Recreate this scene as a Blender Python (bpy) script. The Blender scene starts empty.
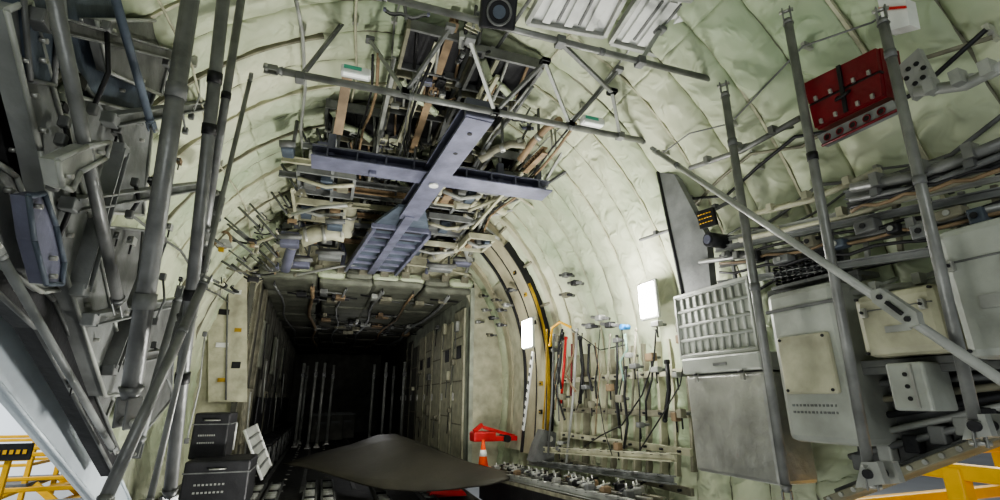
import bpy,bmesh,math,random
from mathutils import Vector,Matrix,noise
random.seed(11)
V=Vector
# ------------------------------------------------ survey camera (metres; +Y runs along the fuselage)
FPX=480.0; TH=math.atan(150/480); PS=math.radians(19.7)
CR=V((math.cos(PS),-math.sin(PS),0)); CF=V((math.sin(PS)*math.cos(TH),math.cos(PS)*math.cos(TH),math.sin(TH))); CU=CR.cross(CF)
def P(u,v,x=None,y=None,z=None):
    d=CF+CR*((u-500)/FPX)+CU*((250-v)/FPX)
    k=x/d.x if x is not None else (y/d.y if y is not None else z/d.z)
    return d*k
# ------------------------------------------------ materials
def mat(name,col,rough=.6,metal=0.0,var=.25,scale=6,bump=.15,bscale=30,emit=0,col2=None,spec=.4,dist=0,ridge=False,bd=.02):
    m=bpy.data.materials.new(name); m.use_nodes=True; nt=m.node_tree; b=nt.nodes['Principled BSDF']
    tc=nt.nodes.new('ShaderNodeTexCoord'); n=nt.nodes.new('ShaderNodeTexNoise'); n.inputs['Scale'].default_value=scale; n.inputs['Detail'].default_value=6
    nt.links.new(tc.outputs['Object'],n.inputs['Vector'])
    r=nt.nodes.new('ShaderNodeValToRGB'); r.color_ramp.elements[0].position=.3; r.color_ramp.elements[1].position=.7
    c2=col2 or tuple(c*(1-var) for c in col)
    r.color_ramp.elements[0].color=(*c2,1); r.color_ramp.elements[1].color=(*col,1)
    nt.links.new(n.outputs['Fac'],r.inputs['Fac']); nt.links.new(r.outputs['Color'],b.inputs['Base Color'])
    b.inputs['Roughness'].default_value=rough; b.inputs['Metallic'].default_value=metal
    b.inputs['Specular IOR Level'].default_value=spec
    if bump:
        n2=nt.nodes.new('ShaderNodeTexNoise'); n2.inputs['Scale'].default_value=bscale; n2.inputs['Detail'].default_value=3 if ridge else 5; n2.inputs['Distortion'].default_value=dist
        if ridge: n2.noise_type='RIDGED_MULTIFRACTAL'
        nt.links.new(tc.outputs['Object'],n2.inputs['Vector'])
        bp=nt.nodes.new('ShaderNodeBump'); bp.inputs['Strength'].default_value=bump; bp.inputs['Distance'].default_value=bd
        nt.links.new(n2.outputs['Fac'],bp.inputs['Height']); nt.links.new(bp.outputs['Normal'],b.inputs['Normal'])
    if emit:
        b.inputs['Emission Color'].default_value=(*col,1); b.inputs['Emission Strength'].default_value=emit
    return m
QUILT=mat('quilt',(.62,.63,.47),.55,0,.3,1.0,.7,7,col2=(.31,.38,.25),spec=.35,dist=1.6,ridge=True,bd=.03)
SEAM_SHADE=mat('quilt_seam_shade',(.24,.24,.18),.6,0,.5,9)  # seam bands with the crevice shade put into their colour
CREAM=mat('cream_paint',(.53,.52,.38),.55,0,.45,6)
JAMB=mat('jamb_paint',(.46,.43,.30),.5,0,.35,5)
CREAMD=mat('cream_dirty',(.27,.26,.19),.65,0,.55,9)
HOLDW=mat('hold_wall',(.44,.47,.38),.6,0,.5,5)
HOLD_SHADE=mat('hold_dark_shade',(.12,.12,.10),.7,0,.5,5)  # dark tone that carries the hold's missing light in its colour
PAD=mat('pad_fabric',(.20,.21,.165),.7,0,.5,4,.6,8,dist=1)
DARK=mat('dark_metal',(.03,.03,.033),.5,.2,.4,8)
BLACK=mat('black_rubber',(.012,.012,.013),.5,0,.2,8)
GREY=mat('grey_paint',(.18,.185,.18),.5,.1,.5,8)
MGREY=mat('mid_grey_paint',(.26,.27,.265),.5,.1,.5,5)
LGREY=mat('light_grey_paint',(.39,.40,.37),.42,.1,.45,5)
BOXG=mat('box_grey',(.46,.48,.44),.40,.15,.5,4,.25,14,col2=(.27,.28,.25))
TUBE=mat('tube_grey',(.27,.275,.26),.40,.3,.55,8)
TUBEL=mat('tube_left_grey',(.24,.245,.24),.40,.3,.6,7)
PURP=mat('bluegrey_paint',(.19,.195,.27),.48,.15,.5,5)
BLUEG=mat('dark_blue_grey',(.11,.135,.17),.5,.1,.5,6)  # dark blue-grey paint
SKIN=mat('pale_skin',(.62,.68,.73),.45,.1,.2,3)
STEEL=mat('bare_metal',(.52,.52,.48),.32,.5,.55,4,.35,16)
RED=mat('red_paint',(.18,.008,.014),.45,0,.45,9)
REDB=mat('bright_red',(.55,.025,.025),.5,0,.2,9)
ORANGE=mat('orange_plastic',(.9,.10,.015),.45,0,.15,9)
YEL=mat('yellow_paint',(.85,.48,.02),.45,0,.2,8)
YELD=mat('dull_yellow',(.45,.29,.03),.5,0,.5,12)
WHITE=mat('white_paint',(.72,.73,.70),.5,0,.2,8)
OLIVE=mat('olive_board',(.066,.062,.048),.6,0,.45,2)
FLOORM=mat('deck_metal',(.06,.06,.058),.5,.3,.6,12)
BROWN=mat('tan_primer',(.28,.20,.12),.6,0,.5,9)
GREEN=mat('green_label',(.10,.42,.30),.5,0,.1,8)
BLUE=mat('blue_plastic',(.03,.25,.65),.4,0,.1,8)
LAMP=mat('lamp_glow',(1,.99,.96),.5,0,0,1,0,1,60,col2=(1,.99,.96))
LAMPF=mat('fixture_lens',(.8,.85,.8),.3,0,.1,8,0,1,.25)
GROUND=mat('hangar_floor',(.55,.56,.56),.5,0,.2,.5,.05)
HWALL=mat('hangar_wall',(.80,.84,.88),.7,0,.08,.3,.02)
# ------------------------------------------------ mesh builder
class MB:
    def __init__(s): s.bm=bmesh.new(); s.m=[]
    def mi(s,m):
        if m not in s.m: s.m.append(m)
        return s.m.index(m)
    def _fin(s,faces,m,smooth=False):
        k=s.mi(m)
        for f in faces: f.material_index=k; f.smooth=smooth
    def box(s,c,size,m,rot=None,bev=0):
        M=Matrix.Translation(V(c))@(rot.to_4x4() if rot else Matrix())@Matrix.Diagonal((*size,1))
        r=bmesh.ops.create_cube(s.bm,size=1,matrix=M); vs=r['verts']; fs={f for v in vs for f in v.link_faces}
        s._fin(fs,m)
        if bev:
            es=list({e for v in vs for e in v.link_edges})
            r=bmesh.ops.bevel(s.bm,geom=es,offset=bev,segments=2,affect='EDGES',profile=.5); s._fin(r['faces'],m)
        return s
    def cyl(s,p0,p1,r,m,r2=None,seg=12):
        return s.path([p0,p1],r,m,seg,r2=r2)
    def path(s,pts,r,m,seg=10,r2=None,closed=False):
        pts=[V(p) for p in pts]; n=len(pts); rings=[]; up=None
        for i,p in enumerate(pts):
            if closed: t=pts[(i+1)%n]-pts[i-1]
            else: t=(pts[min(i+1,n-1)]-pts[max(i-1,0)])
            t.normalize()
            if up is None:
                up=V((0,0,1)) if abs(t.z)<.9 else V((1,0,0))
            a=t.cross(up); a.normalize(); b=a.cross(t); b.normalize(); up=b
            rr=r if r2 is None else r+(r2-r)*i/(n-1)
            rings.append([s.bm.verts.new(p+(a*math.cos(k*2*math.pi/seg)+b*math.sin(k*2*math.pi/seg))*rr) for k in range(seg)])
        fs=[]
        for i in range(n if closed else n-1):
            A=rings[i];B=rings[(i+1)%n]
            for k in range(seg): fs.append(s.bm.faces.new((A[k],A[(k+1)%seg],B[(k+1)%seg],B[k])))
        s._fin(fs,m,True)
        if not closed: s._fin([s.bm.faces.new(rings[0][::-1]),s.bm.faces.new(rings[-1])],m)
        return s
    def prism(s,pts,vec,m):
        a=[s.bm.verts.new(V(p)) for p in pts]; vec=V(vec); b=[s.bm.verts.new(V(p)+vec) for p in pts]; n=len(a)
        fs=[s.bm.faces.new(a),s.bm.faces.new(b[::-1])]
        for i in range(n): fs.append(s.bm.faces.new((a[i],b[i],b[(i+1)%n],a[(i+1)%n])))
        s._fin(fs,m); return s
    def sphere(s,c,r,m,sc=(1,1,1)):
        M=Matrix.Translation(V(c))@Matrix.Diagonal((*[r*k for k in sc],1))
        q=bmesh.ops.create_uvsphere(s.bm,u_segments=16,v_segments=8,radius=1,matrix=M)
        s._fin({f for v in q['verts'] for f in v.link_faces},m,True); return s
    def beam(s,p0,p1,w,h,m,up=(0,0,1),flange=0):
        p0=V(p0);p1=V(p1);d=(p1-p0);L=d.length;d.normalize();a=d.cross(V(up));a.normalize();b=a.cross(d)
        R=Matrix((a,d,b)).transposed(); c=(p0+p1)/2
        if flange:
            s.box(c,(flange,L,h),m,R); s.box(c+b*h/2,(w,L,flange),m,R); s.box(c-b*h/2,(w,L,flange),m,R)
        else: s.box(c,(w,L,h),m,R,min(w,h)*.12)
        return s
    def out(s,name,parent=None,label=None,cat=None,group=None,kind=None):
        bm=s.bm; bmesh.ops.recalc_face_normals(bm,faces=bm.faces)
        vs=[v.co for v in bm.verts]
        lo=V([min(v[i] for v in vs) for i in range(3)]); hi=V([max(v[i] for v in vs) for i in range(3)])
        o=V(((lo.x+hi.x)/2,(lo.y+hi.y)/2,lo.z)); bmesh.ops.translate(bm,verts=bm.verts,vec=-o)
        me=bpy.data.meshes.new(name); bm.to_mesh(me); bm.free()
        for m in s.m: me.materials.append(m)
        ob=bpy.data.objects.new(name,me); bpy.context.scene.collection.objects.link(ob)
        if parent: ob.parent=parent; ob.location=o-parent.location
        else: ob.location=o
        if label: ob['label']=label
        if cat: ob['category']=cat
        if group: ob['group']=group
        if kind: ob['kind']=kind
        return ob
def root(name,loc,label,cat,group=None):
    e=bpy.data.objects.new(name,None); e.empty_display_size=.1; e.location=V(loc); bpy.context.scene.collection.objects.link(e)
    e['label']=label; e['category']=cat
    if group: e['group']=group
    return e
# ------------------------------------------------ fuselage profile
CX=.55; FL=-1.1
def zlo(y,right): return min(.3,max(FL,(.38-.43*y) if right else (1.66-.487*y)))
def shell(s,y,inset=0):
    if s<.18 or s>.82:
        right=s<.18; q=s/.18 if right else (1-s)/.18
        z0=zlo(y,right); z=z0+(.35-z0)*q; hw=2.1-.15*((.35-z)/1.45)**2
        sg=1 if right else -1
        return V((CX+sg*(hw-inset),y,z))
    t=(s-.18)/.64*math.pi
    return V((CX+(2.1-inset)*math.cos(t),y,.35+(2.3-inset)*math.sin(t)))
def pil(t,k=4): t=t%1; return 1-abs(2*t-1)**k
def crease(p):
    return (1-abs(noise.noise(p)))**9
def skin(name,s0,s1,y0,y1):
    bm=bmesh.new(); ns=int((s1-s0)*460); ny=int((y1-y0)/.020); g=[]
    py,ps=.30,.13
    for j in range(ny+1):
        y=y0+(y1-y0)*j/ny; row=[]
        for i in range(ns+1):
            s=s0+(s1-s0)*i/ns; sy=s*6.8
            yy=y+.012*noise.noise(V((s*9,y,0))); ri=math.floor(yy/py)
            ss=s+.008*noise.noise(V((ri*3.7,y*1.5,2)))+.043*(ri%3)
            a=pil(yy/py,3.2); c=pil(ss/ps,12)
            ins=.048*a*(.7+.3*c)
            # tight pleats radiating from the hoop seams
            ins+=.022*noise.noise(V((sy*13+ri*5,yy*1.6,1)))*(1-a*.75)*min(1,a*5)
            ins+=.012*crease(V((sy*2.0+y*1.1,y*2.2-sy*.8,4)))*a+.012*crease(V((sy*4.3-y*2.5,y*3.6+sy,14)))*a+.010*crease(V((sy*9+y*2,y*5,24)))*a
            ins+=.022*noise.noise(V((sy*1.2,y*1.4,9)))
            row.append((bm.verts.new(shell(s,y,max(0,ins))),a))
        g.append(row)
    for j in range(ny):
        for i in range(ns):
            q=(g[j][i],g[j+1][i],g[j+1][i+1],g[j][i+1])
            f=bm.faces.new([k[0] for k in q]); f.smooth=True; f.material_index=1 if q[0][1]<.2 else 0  # valley faces get the darker colour, painting in crease shade
    me=bpy.data.meshes.new(name); bm.to_mesh(me); bm.free(); me.materials.append(QUILT); me.materials.append(SEAM_SHADE)
    ob=bpy.data.objects.new(name,me); bpy.context.scene.collection.objects.link(ob); ob['kind']='structure'
    md=ob.modifiers.new('thick','SOLIDIFY'); md.thickness=.03; md.offset=-1 
    return ob
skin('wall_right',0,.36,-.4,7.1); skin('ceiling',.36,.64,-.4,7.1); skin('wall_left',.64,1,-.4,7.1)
HX0,HX1,HZ=-.97,2.03,1.66
prof=[shell(s/40,7.05) for s in range(0,41)]
b=MB()
for i in range(40):
    a,c=prof[i],prof[i+1]
    def inn(p): return V((min(max(p.x,HX0),HX1),p.y,min(p.z,HZ)))
    ia,ic=inn(a),inn(c)
    if (a-ia).length<.001 and (c-ic).length<.001: continue
    pts=[a,c,ic,ia]
    q=[pts[0]]
    for p in pts[1:]:
        if (p-q[-1]).length>.001: q.append(p)
    if (q[0]-q[-1]).length<.001: q.pop()
    if len(q)>2: b.prism(q,(0,.05,0),CREAM)
# corner gussets rounding the mouth
for sx,hx in ((1,HX0),(-1,HX1)):
    pts=[V((hx,7.05,HZ))]+[V((hx+sx*.28*(1-math.cos(t*.1745)),7.05,HZ-.28*(1-math.sin(t*.1745)))) for t in range(0,10)]
    b.prism(pts,(0,.05,0),CREAM)
b.out('wall_bulkhead',kind='structure')
# hold
for (name,x,sgn,m) in (('wall_hold_left',HX0,-1,HOLD_SHADE),('wall_hold_right',HX1,1,HOLDW)):
    b=MB(); b.box((x+sgn*.03,10,.28),(.06,6,2.76),m); b.box((x+sgn*.03,16,.28),(.06,6,2.76),HOLD_SHADE); b.out(name,kind='structure')  # left wall and far half coloured dark, light falloff painted in
MB().box((.53,13,HZ+.03),(3.1,12,.06),DARK).out('ceiling_hold',kind='structure')
MB().box((.53,19.05,.28),(3.1,.1,2.9),HOLD_SHADE).out('wall_forward',kind='structure')
b=MB(); b.box((.53,13,FL-.03),(3.0,12,.06),FLOORM)
for x in (-.6,-.1,.53,1.16,1.66): b.box((x,13,FL+.008),(.05,12,.02),GREY)
for k in range(24):
    for x in (-.8,-.35,.2,.85,1.4,1.85): b.cyl((x,7.2+k*.5,FL),(x,7.2+k*.5,FL+.012),.03,STEEL,seg=8)
b.out('floor',kind='structure')
for k in range(14):
    y=7.15+k*.8; b=MB(); m=CREAMD if k<2 else HOLD_SHADE; b.box((HX0+.025,y,.25),(.05,.07,2.7),m); b.box((HX0+.055,y,.25),(.012,.12,2.7),m)  # ribs by the mouth coloured as lit, deeper ones as shaded
    b.out('wall_frame',label='vertical frame rib on cargo hold side wall',cat='frame rib',group='hold frame ribs')
for k in range(9):
    y=7.5+k*.7; z=.3+.5*((k*5)%3-1); b=MB(); b.box((HX0+.06,y,z),(.06,.5,.7),(CREAMD,PAD,HOLD_SHADE)[k%3],bev=.03); b.cyl((HX0+.1,y-.2,z+.3),(HX0+.1,y+.15,z-.5),.012,(LGREY,DARK)[k%2],seg=6)
    b.out('wall_pad',label='padded insulation piece on shadowed hold wall',cat='padding',group='hold wall pads')
for k in range(8):
    y=7.55+k*.78; w=.66+.05*((k*7)%3-1)
    r=root('sidewall_panel',(HX1-.02,y,FL+.1),'flat cream door-like wall panel with small dark window','wall panel','hold sidewall panels')
    b=MB(); b.box((HX1-.015,y,.22-.05*(k%2)),(.03,w,2.35-.15*(k%3)),CREAM if k<5 else HOLD_SHADE,bev=.012); b.out('panel',r)  # cream near the mouth, deeper panels painted as if unlit
    for z in (-.35+.1*(k%2),.28,.95-.12*(k%3)): MB().box((HX1-.034,y,z),(.008,w*.94,.02),CREAMD).out('trim_strip',r)
    b=MB(); b.box((HX1-.036,y-w*.47,.2),(.01,.02,2.2),CREAMD); b.out('edge_strip',r)
    if k in (0,1,3,4,6): b=MB(); b.box((HX1-.038,y-.05,.72),(.012,.26,.2),BLACK,bev=.004); b.out('dark_window',r)
    b=MB(); b.box((HX1-.045,y+w*.36,.05),(.03,.03,.12),STEEL,bev=.005); b.out('latch',r)
for k in range(12):
    y=7.4+random.random()*5; z=random.uniform(-.8,1.4); b=MB(); b.box((HX1-.06,y,z),(.06,random.uniform(.08,.16),random.uniform(.06,.2)),random.choice((CREAMD,GREY,LGREY,CREAM)),bev=.01); b.cyl((HX1-.07,y,z),(HX1-.07,y+.05,z-.35),.008,random.choice((DARK,GREY)),seg=6)
    b.out('wall_equipment',label='small equipment item strapped to hold side wall',cat='equipment',group='hold wall equipment')
for k in range(12):
    for j in range(4):
        y=7.42+k*.95+random.uniform(-.06,.06); x=HX0+.4+j*.74+random.uniform(-.05,.05); b=MB(); b.box((x,y,HZ-.03-.025*((k+j)%2)),(.74,.94,.13),PAD if k<4 else HOLD_SHADE,bev=.06)  # deeper rows take the dark tone, painting in the falloff
        b.out('ceiling_pad',label='padded grey-green insulation square on hold ceiling',cat='padding',group='hold ceiling pads')
for k,x in enumerate((-.75,-.3,.15,.7,1.2,1.75)):
    b=MB(); b.path([(x+.05*math.sin(t*1.3+k),7.1+t*.8,HZ-.15-.02*(t%2)) for t in range(14)],.018+.012*(k%2),(GREY,BROWN,MGREY)[k%3],8)
    for t in range(0,12,2): b.cyl((x+.05*math.sin(t*1.3+k),7.1+t*.8,HZ-.15),(x+.05*math.sin(t*1.3+k),7.1+t*.8,HZ-.02),.01,DARK,seg=6)
    b.out('overhead_conduit',label='long wavering conduit under the hold ceiling',cat='pipe',group='hold ceiling conduits')
for k in range(30):
    x=random.uniform(HX0+.2,HX1-.2); y=7.3+random.random()*4.5; b=MB(); b.box((x,y,HZ-.16),(random.uniform(.05,.25),random.uniform(.05,.3),.07),random.choice((DARK,GREY,BROWN,CREAMD,LGREY)),bev=.01); b.cyl((x-.2,y,HZ-.14),(x+.25,y+random.uniform(-.2,.2),HZ-.16),.013,random.choice((DARK,GREY)),seg=6)
    b.box((x,y,HZ-.08),(.04,.04,.12),GREY)
    b.out('overhead_unit',label='small dark unit fixed under hold ceiling pads',cat='equipment',group='hold overhead units')
for (u0,v0,v1,y) in ((285,372,440,14),(296,362,446,13.5),(303,375,440,14.5),(312,365,447,13),(321,360,445,13.2),(330,372,440,14),(372,366,432,13.4),(384,362,436,12.6),(392,372,430,13.8),(403,366,428,12.2)):
    p=P(u0,(v0+v1)/2,y=y); x=min(max(p.x,HX0+.5),HX1-.12)
    r=root('seat_stanchion',(x,y,FL),'light grey vertical seat stanchion pole in the dark hold','pole','hold stanchions')
    MB().cyl((x,y,FL+.02),(x,y,.9),.035,LGREY).out('pole',r)
    MB().box((x,y,FL+.02),(.14,.14,.03),STEEL,bev=.005).cyl((x,y,FL+.03),(x,y,FL+.1),.05,STEEL).out('base_plate',r)
    MB().box((x,y,.6),(.09,.07,.12),GREY,bev=.01).out('clamp',r)
for k in range(7):
    y=9.0+k*1.1; b=MB(); x=HX0+.2
    b.box((x,y,-.65),(.3,.9,.05),DARK,bev=.02)
    for a in(-.4,.4): b.cyl((x-.12,y+a,-.65),(x+.12,y+a,FL+.01),.02,GREY); b.cyl((x+.12,y+a,-.65),(x+.12,y+a,FL+.01),.02,GREY)
    b.box((x-.13,y,-.25),(.04,.9,.6),DARK,bev=.02)
    b.out('troop_seat',label='folding dark sidewall troop seat in the hold',cat='seat',group='hold troop seats')
for k in range(6):
    y=14.8+k*.55; x=.1+.35*(k%3); b=MB(); b.box((x,y,-.75),(.5,.4,.66),HOLD_SHADE,bev=.03); b.box((x,y-.21,-.6),(.3,.02,.06),GREY); b.box((x,y,-.4),(.52,.06,.04),GREY)
    b.out('cargo_crate',label='dark strapped cargo crate deep in the hold',cat='crate',group='cargo crates')
b=MB(); b.prism([(-1.25,7.0,FL),(1.9,7.0,FL),(1.9,3.3,FL-.1),(-1.25,3.3,FL-.1)],(0,0,-.08),FLOORM)
b.out('cargo_ramp',label='dark metal cargo ramp deck joined to hold floor',cat='ramp')
for x in (-.62,-.42,.0,.2,.8,1.3):
    b=MB(); b.beam((x-.07,7.6,FL+.04),(x-.07,4.4,FL-.02),.02,.05,GREY); b.beam((x+.07,7.6,FL+.04),(x+.07,4.4,FL-.02),.02,.05,GREY)
    for k in range(24): y=7.5-k*.13; z=FL+.05-(7.6-y)*.019; b.cyl((x-.055,y,z),(x+.055,y,z),.022,LGREY if k%4 else DARK,seg=8)
    b.out('floor_roller_track',label='metal roller track on the cargo floor',cat='roller track',group='floor roller tracks')
# ------------------------------------------------ olive board (bent sheet)
ks=[(P(283,465,y=7.5),P(333,476,y=6.8)),(P(318,454,y=7.75),P(362,485,y=6.3)),(P(350,446,y=7.8),P(385,490,y=6.0)),(P(378,436,y=7.6),P(420,492,y=5.75)),(P(396,435,y=7.4),P(440,491,y=5.6)),(P(425,446,y=7.0),P(458,489,y=5.5)),(P(470,464,y=6.0),P(486,486,y=5.2)),(P(509,474,y=5.3),P(510,480,y=5.15))]
bm=MB(); N=6
def seg(a,c,t): 
    m_=a.lerp(c,t); return m_+V((0,0,.02*math.sin(math.pi*t)))
for i in range(len(ks)-1):
    for h in range(2):
        t0=h/2;t1=(h+1)/2
        a0=ks[i][0].lerp(ks[i+1][0],t0);a1=ks[i][0].lerp(ks[i+1][0],t1);c0=ks[i][1].lerp(ks[i+1][1],t0);c1=ks[i][1].lerp(ks[i+1][1],t1)
        for j in range(N):
            p=[seg(a0,c0,j/N),seg(a1,c1,j/N),seg(a1,c1,(j+1)/N),seg(a0,c0,(j+1)/N)]
            f=bm.bm.faces.new([bm.bm.verts.new(q) for q in p]); f.smooth=True
bm.mi(OLIVE); bmesh.ops.remove_doubles(bm.bm,verts=bm.bm.verts,dist=.001)
ob=bm.out('floor_board',label='large bent grey-brown sheet lying over the ramp hinge',cat='board')
md=ob.modifiers.new('t','SOLIDIFY'); md.thickness=.02
# ------------------------------------------------ low ledge along wall foot, rails
def lz(y): return -.86+(6.0-y)*.06
b=MB(); b.prism([(1.95,3.0,lz(3.0)-.03),(1.95,6.2,lz(6.2)-.03),(1.95,6.2,-1.14),(1.95,3.0,-1.2)],(.4,0,0),DARK)
b.prism([(1.93,3.0,lz(3.0)-.03),(1.93,6.2,lz(6.2)-.03),(1.93,6.2,lz(6.2)),(1.93,3.0,lz(3.0))],(.42,0,0),CREAMD)
b.out('side_ledge',label='low dark sloping ledge beside the ramp at wall foot',cat='ledge')
for i,(xa,xb,dz,m,y1) in enumerate(((1.97,1.97,.035,LGREY,5.6),(2.1,2.06,.035,STEEL,6.1),(2.2,2.18,.035,CREAMD,6.1),(2.3,2.28,.16,MGREY,5.4),(2.32,2.3,.3,CREAM,5.0),(1.62,1.86,-.22,STEEL,5.0),(1.45,1.7,-.24,LGREY,4.8))):
    a=V((xa,2.95,lz(2.95)+dz)); c=V((xb,y1,lz(y1)+dz))
    b=MB(); b.beam(a,c,.05,.045,m,flange=.01)
    n_=18; d=(c-a)/n_
    for k in range(1,n_): b.cyl(a+d*k+V((-.024,0,.022)),a+d*k+V((.024,0,.022)),.010,DARK if k%3 else STEEL,seg=8)
    b.out('roller_rail',label='scratched metal rail lying low along the wall foot',cat='rail',group='roller rails')
for i in range(34):
    y=3.1+i*.088; x=random.uniform(1.98,2.26); p=V((x,y,lz(y)+.08)); b=MB(); b.box(p,(.07,.06,.05),(GREY,LGREY,STEEL,BROWN,DARK)[i%5],bev=.008); b.cyl(p+V((-.06,0,.02)),p+V((.07,.05,.03)),.010,(DARK,LGREY)[i%2]); b.cyl(p-V((0,0,.06)),p+V((0,.02,.06)),.008,STEEL)
    b.out('tie_down_fitting',label='small metal tie-down fitting on the ledge',cat='fitting',group='ledge fittings')
c0=P(483,469,y=5.85); r=root('traffic_cone',c0,'small orange traffic cone with white band on ledge','traffic cone')
MB().box(c0+V((0,0,.012)),(.16,.16,.024),ORANGE,bev=.006).out('base',r)
MB().cyl(c0+V((0,0,.024)),c0+V((0,0,.32)),.06,ORANGE,r2=.014,seg=20).out('cone_body',r)
MB().cyl(c0+V((0,0,.14)),c0+V((0,0,.21)),.049,WHITE,r2=.036,seg=20).out('reflective_band',r)
p=P(490,441,y=6.3); r=root('red_jack',p,'low bright red floor jack lying behind cone','jack')
b=MB(); b.box(p+V((-.1,0,.06)),(.3,.22,.12),REDB,bev=.02).box(p+V((.1,0,.03)),(.5,.16,.06),REDB,bev=.01); b.out('base',r)
b=MB(); b.beam(p+V((-.22,0,.12)),p+V((-.1,.02,.2)),.04,.05,REDB).beam(p+V((-.1,0,.17)),p+V((.34,0,.05)),.03,.04,REDB); b.out('arm',r)
MB().cyl(p+V((.2,-.13,.03)),p+V((.2,.13,.03)),.045,BLACK).out('wheel',r)
p=P(447,497,z=FL); r=root('wheel_chock',p,'pinkish red wedge wheel chock on the ramp','chock')
b=MB(); b.prism([p+V((-.25,0,0)),p+V((.25,0,0)),p+V((.2,0,.06)),p+V((-.18,0,.08))],(0,.16,0),REDB); b.out('wedge',r)
p=P(545,447,y=5.0); r=root('support_stand',p,'grey angled metal support foot standing on ledge','support')
b=MB(); b.prism([p+V((-.14,0,-.14)),p+V((.1,0,-.14)),p+V((.14,0,.14)),p+V((.0,0,.17)),p+V((-.08,0,.02))],(0,.18,0),GREY); b.out('wedge_body',r)
b=MB(); b.cyl(p+V((.06,-.02,.08)),p+V((.06,.2,.08)),.03,STEEL); b.out('pin',r)
# ------------------------------------------------ struts helper
def clevis(r,p,d,rad,m):
    d=V(d).normalized(); a=d.cross(V((.3,.2,1))).normalized()
    b=MB(); q=p+d*rad*2.2
    b.cyl(p-d*rad*.6,p+d*rad*.8,rad*1.25,m,r2=rad*.8)
    R=Matrix((a,d,a.cross(d))).transposed()
    for s in (-1,1): b.box(q+a*s*rad*.8,(rad*.35,rad*3.4,rad*1.8),m,R,rad*.15)
    b.cyl(q-a*rad*1.5+d*rad,q+a*rad*1.5+d*rad,rad*.45,STEEL,seg=8)
    b.out('end_fitting',r)
def strut(p0,p1,rad,m=None,label='grey painted tubular support strut',collars=(),name='support_strut',group=None,fit=True,cm=None):
    m=m or TUBE; p0=V(p0);p1=V(p1); d=(p1-p0).normalized()
    lowp=p0 if p0.z<p1.z else p1
    r=root(name,lowp,label,'strut',group); MB().cyl(p0,p1,rad,m,seg=16).out('tube',r)
    if fit: clevis(r,p0,-d,rad,m); clevis(r,p1,d,rad,m)
    for t in collars:
        q=p0.lerp(p1,t); MB().cyl(q-d*rad*.9,q+d*rad*.9,rad*1.15,cm or BLACK,seg=16).out('clamp_collar',r)
    return r
def stp(a,b,rp,x,**k):
    p=P(*a,x=x) ; q=P(*b,x=x); L=((p+q)/2); dep=L.dot(CF); strut(p,q,rp*dep/FPX,**k)
stp((725,95),(786,488),4.2,1.98,collars=(.15,.55),label='grey vertical tube strut in front of metal cabinet',cm=GREY)
stp((788,22),(869,468),4.6,1.92,collars=(.36,),label='grey vertical tube strut with black tape band')
stp((883,22),(976,424),5.0,1.86,collars=(.1,.45),label='long grey vertical tube strut beside red box',cm=GREY)
stp((657,152),(1010,386),3.4,1.82,collars=(.12,),label='long slender diagonal actuator rod with slotted bracket',name='actuator_rod',cm=GREY,m=LGREY)
p=[P(*q,x=1.79) for q in ((870,291),(880,288),(916,312),(919,324),(908,328),(872,302))]
b=MB(); b.prism(p,(.03,0,0),LGREY)
for q in ((880,297),(908,319)): 
    c=P(*q,x=1.79); b.cyl(c-V((.008,0,0)),c+V((.04,0,0)),.009,DARK)
b.beam(P(886,302,x=1.785),P(902,314,x=1.785),.012,.012,BLACK)
b.out('rod_bracket',label='light grey slotted bracket on the diagonal rod',cat='bracket')
for (u,v,x) in ((869,478,1.9),(976,430,1.85)):
    p=[P(*q,x=x) for q in ((u-14,v+10),(u+16,v+6),(u+8,v-16),(u-8,v-16))]
    b=MB(); b.prism(p,(.03,0,0),LGREY); b.prism([V(k)+V((.08,0,0)) for k in p],(.03,0,0),LGREY)
    c=P(u,v-4,x=x); b.cyl(c-V((.015,0,0)),c+V((.12,0,0)),.016,DARK); b.out('strut_foot',label='light grey clevis foot holding a vertical strut',cat='bracket',group='strut feet')
a=P(835,500,x=2.30);c=P(1020,430,x=2.30)
b=MB(); b.beam(a,c,.14,.03,CREAMD); b.beam(a+V((.05,0,.03)),c+V((.05,0,.03)),.08,.03,GREY)
for k in range(12):
    q=a.lerp(c,(k+.5)/12); b.cyl(q+V((-.08,0,0)),q+V((-.065,0,0)),.010,STEEL,seg=8)
b.out('sill_beam',label='dirty cream sill beam along the door opening edge',cat='beam')
for i,(p,q,x,rr,m) in enumerate((((690,168),(800,118),2.1,.016,TUBE),((700,262),(1010,205),2.2,.016,TUBE),((852,188),(1010,140),2.1,.022,TUBE),((915,92),(1010,62),1.95,.02,LGREY),((750,215),(880,170),2.2,.015,CREAM),((740,240),(1010,165),2.22,.016,CREAM),((640,240),(740,196),2.25,.012,GREY),((850,292),(1010,262),2.25,.018,LGREY),((850,200),(1010,152),2.1,.012,GREY))):
    b=MB(); a=P(*p,x=x); c=P(*q,x=x); mid=a.lerp(c,.5)+V((.03,0,-.02)); b.path([a,mid,c],rr,m)
    for t in (.2,.5,.8):
        k=a.lerp(c,t); b.cyl(k,k+V((.15,0,.05)),rr*.6,m,seg=6); b.box(k,(rr*2.6,.03,rr*2.6),m)
    b.out('wall_pipe',label='thin pipe on standoffs along the upper side wall',cat='pipe',group='side wall pipes')
for k,y in enumerate((1.2,1.8,2.4,3.0,3.6,4.2,4.8)):
    b=MB(); s0,s1=(.19,.42)
    pts=[shell(s0+(s1-s0)*i/20,y-.008,-.01) for i in range(21)]; p2=[shell(s0+(s1-s0)*i/20,y-.008,.055) for i in range(21)]
    for i in range(20): b.prism([pts[i],pts[i+1],p2[i+1],p2[i]],(0,.016,0),CREAM)
    b.out('wall_hoop',label='thin cream curved frame edge between insulation blankets',cat='frame',group='side wall hoops')
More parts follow.
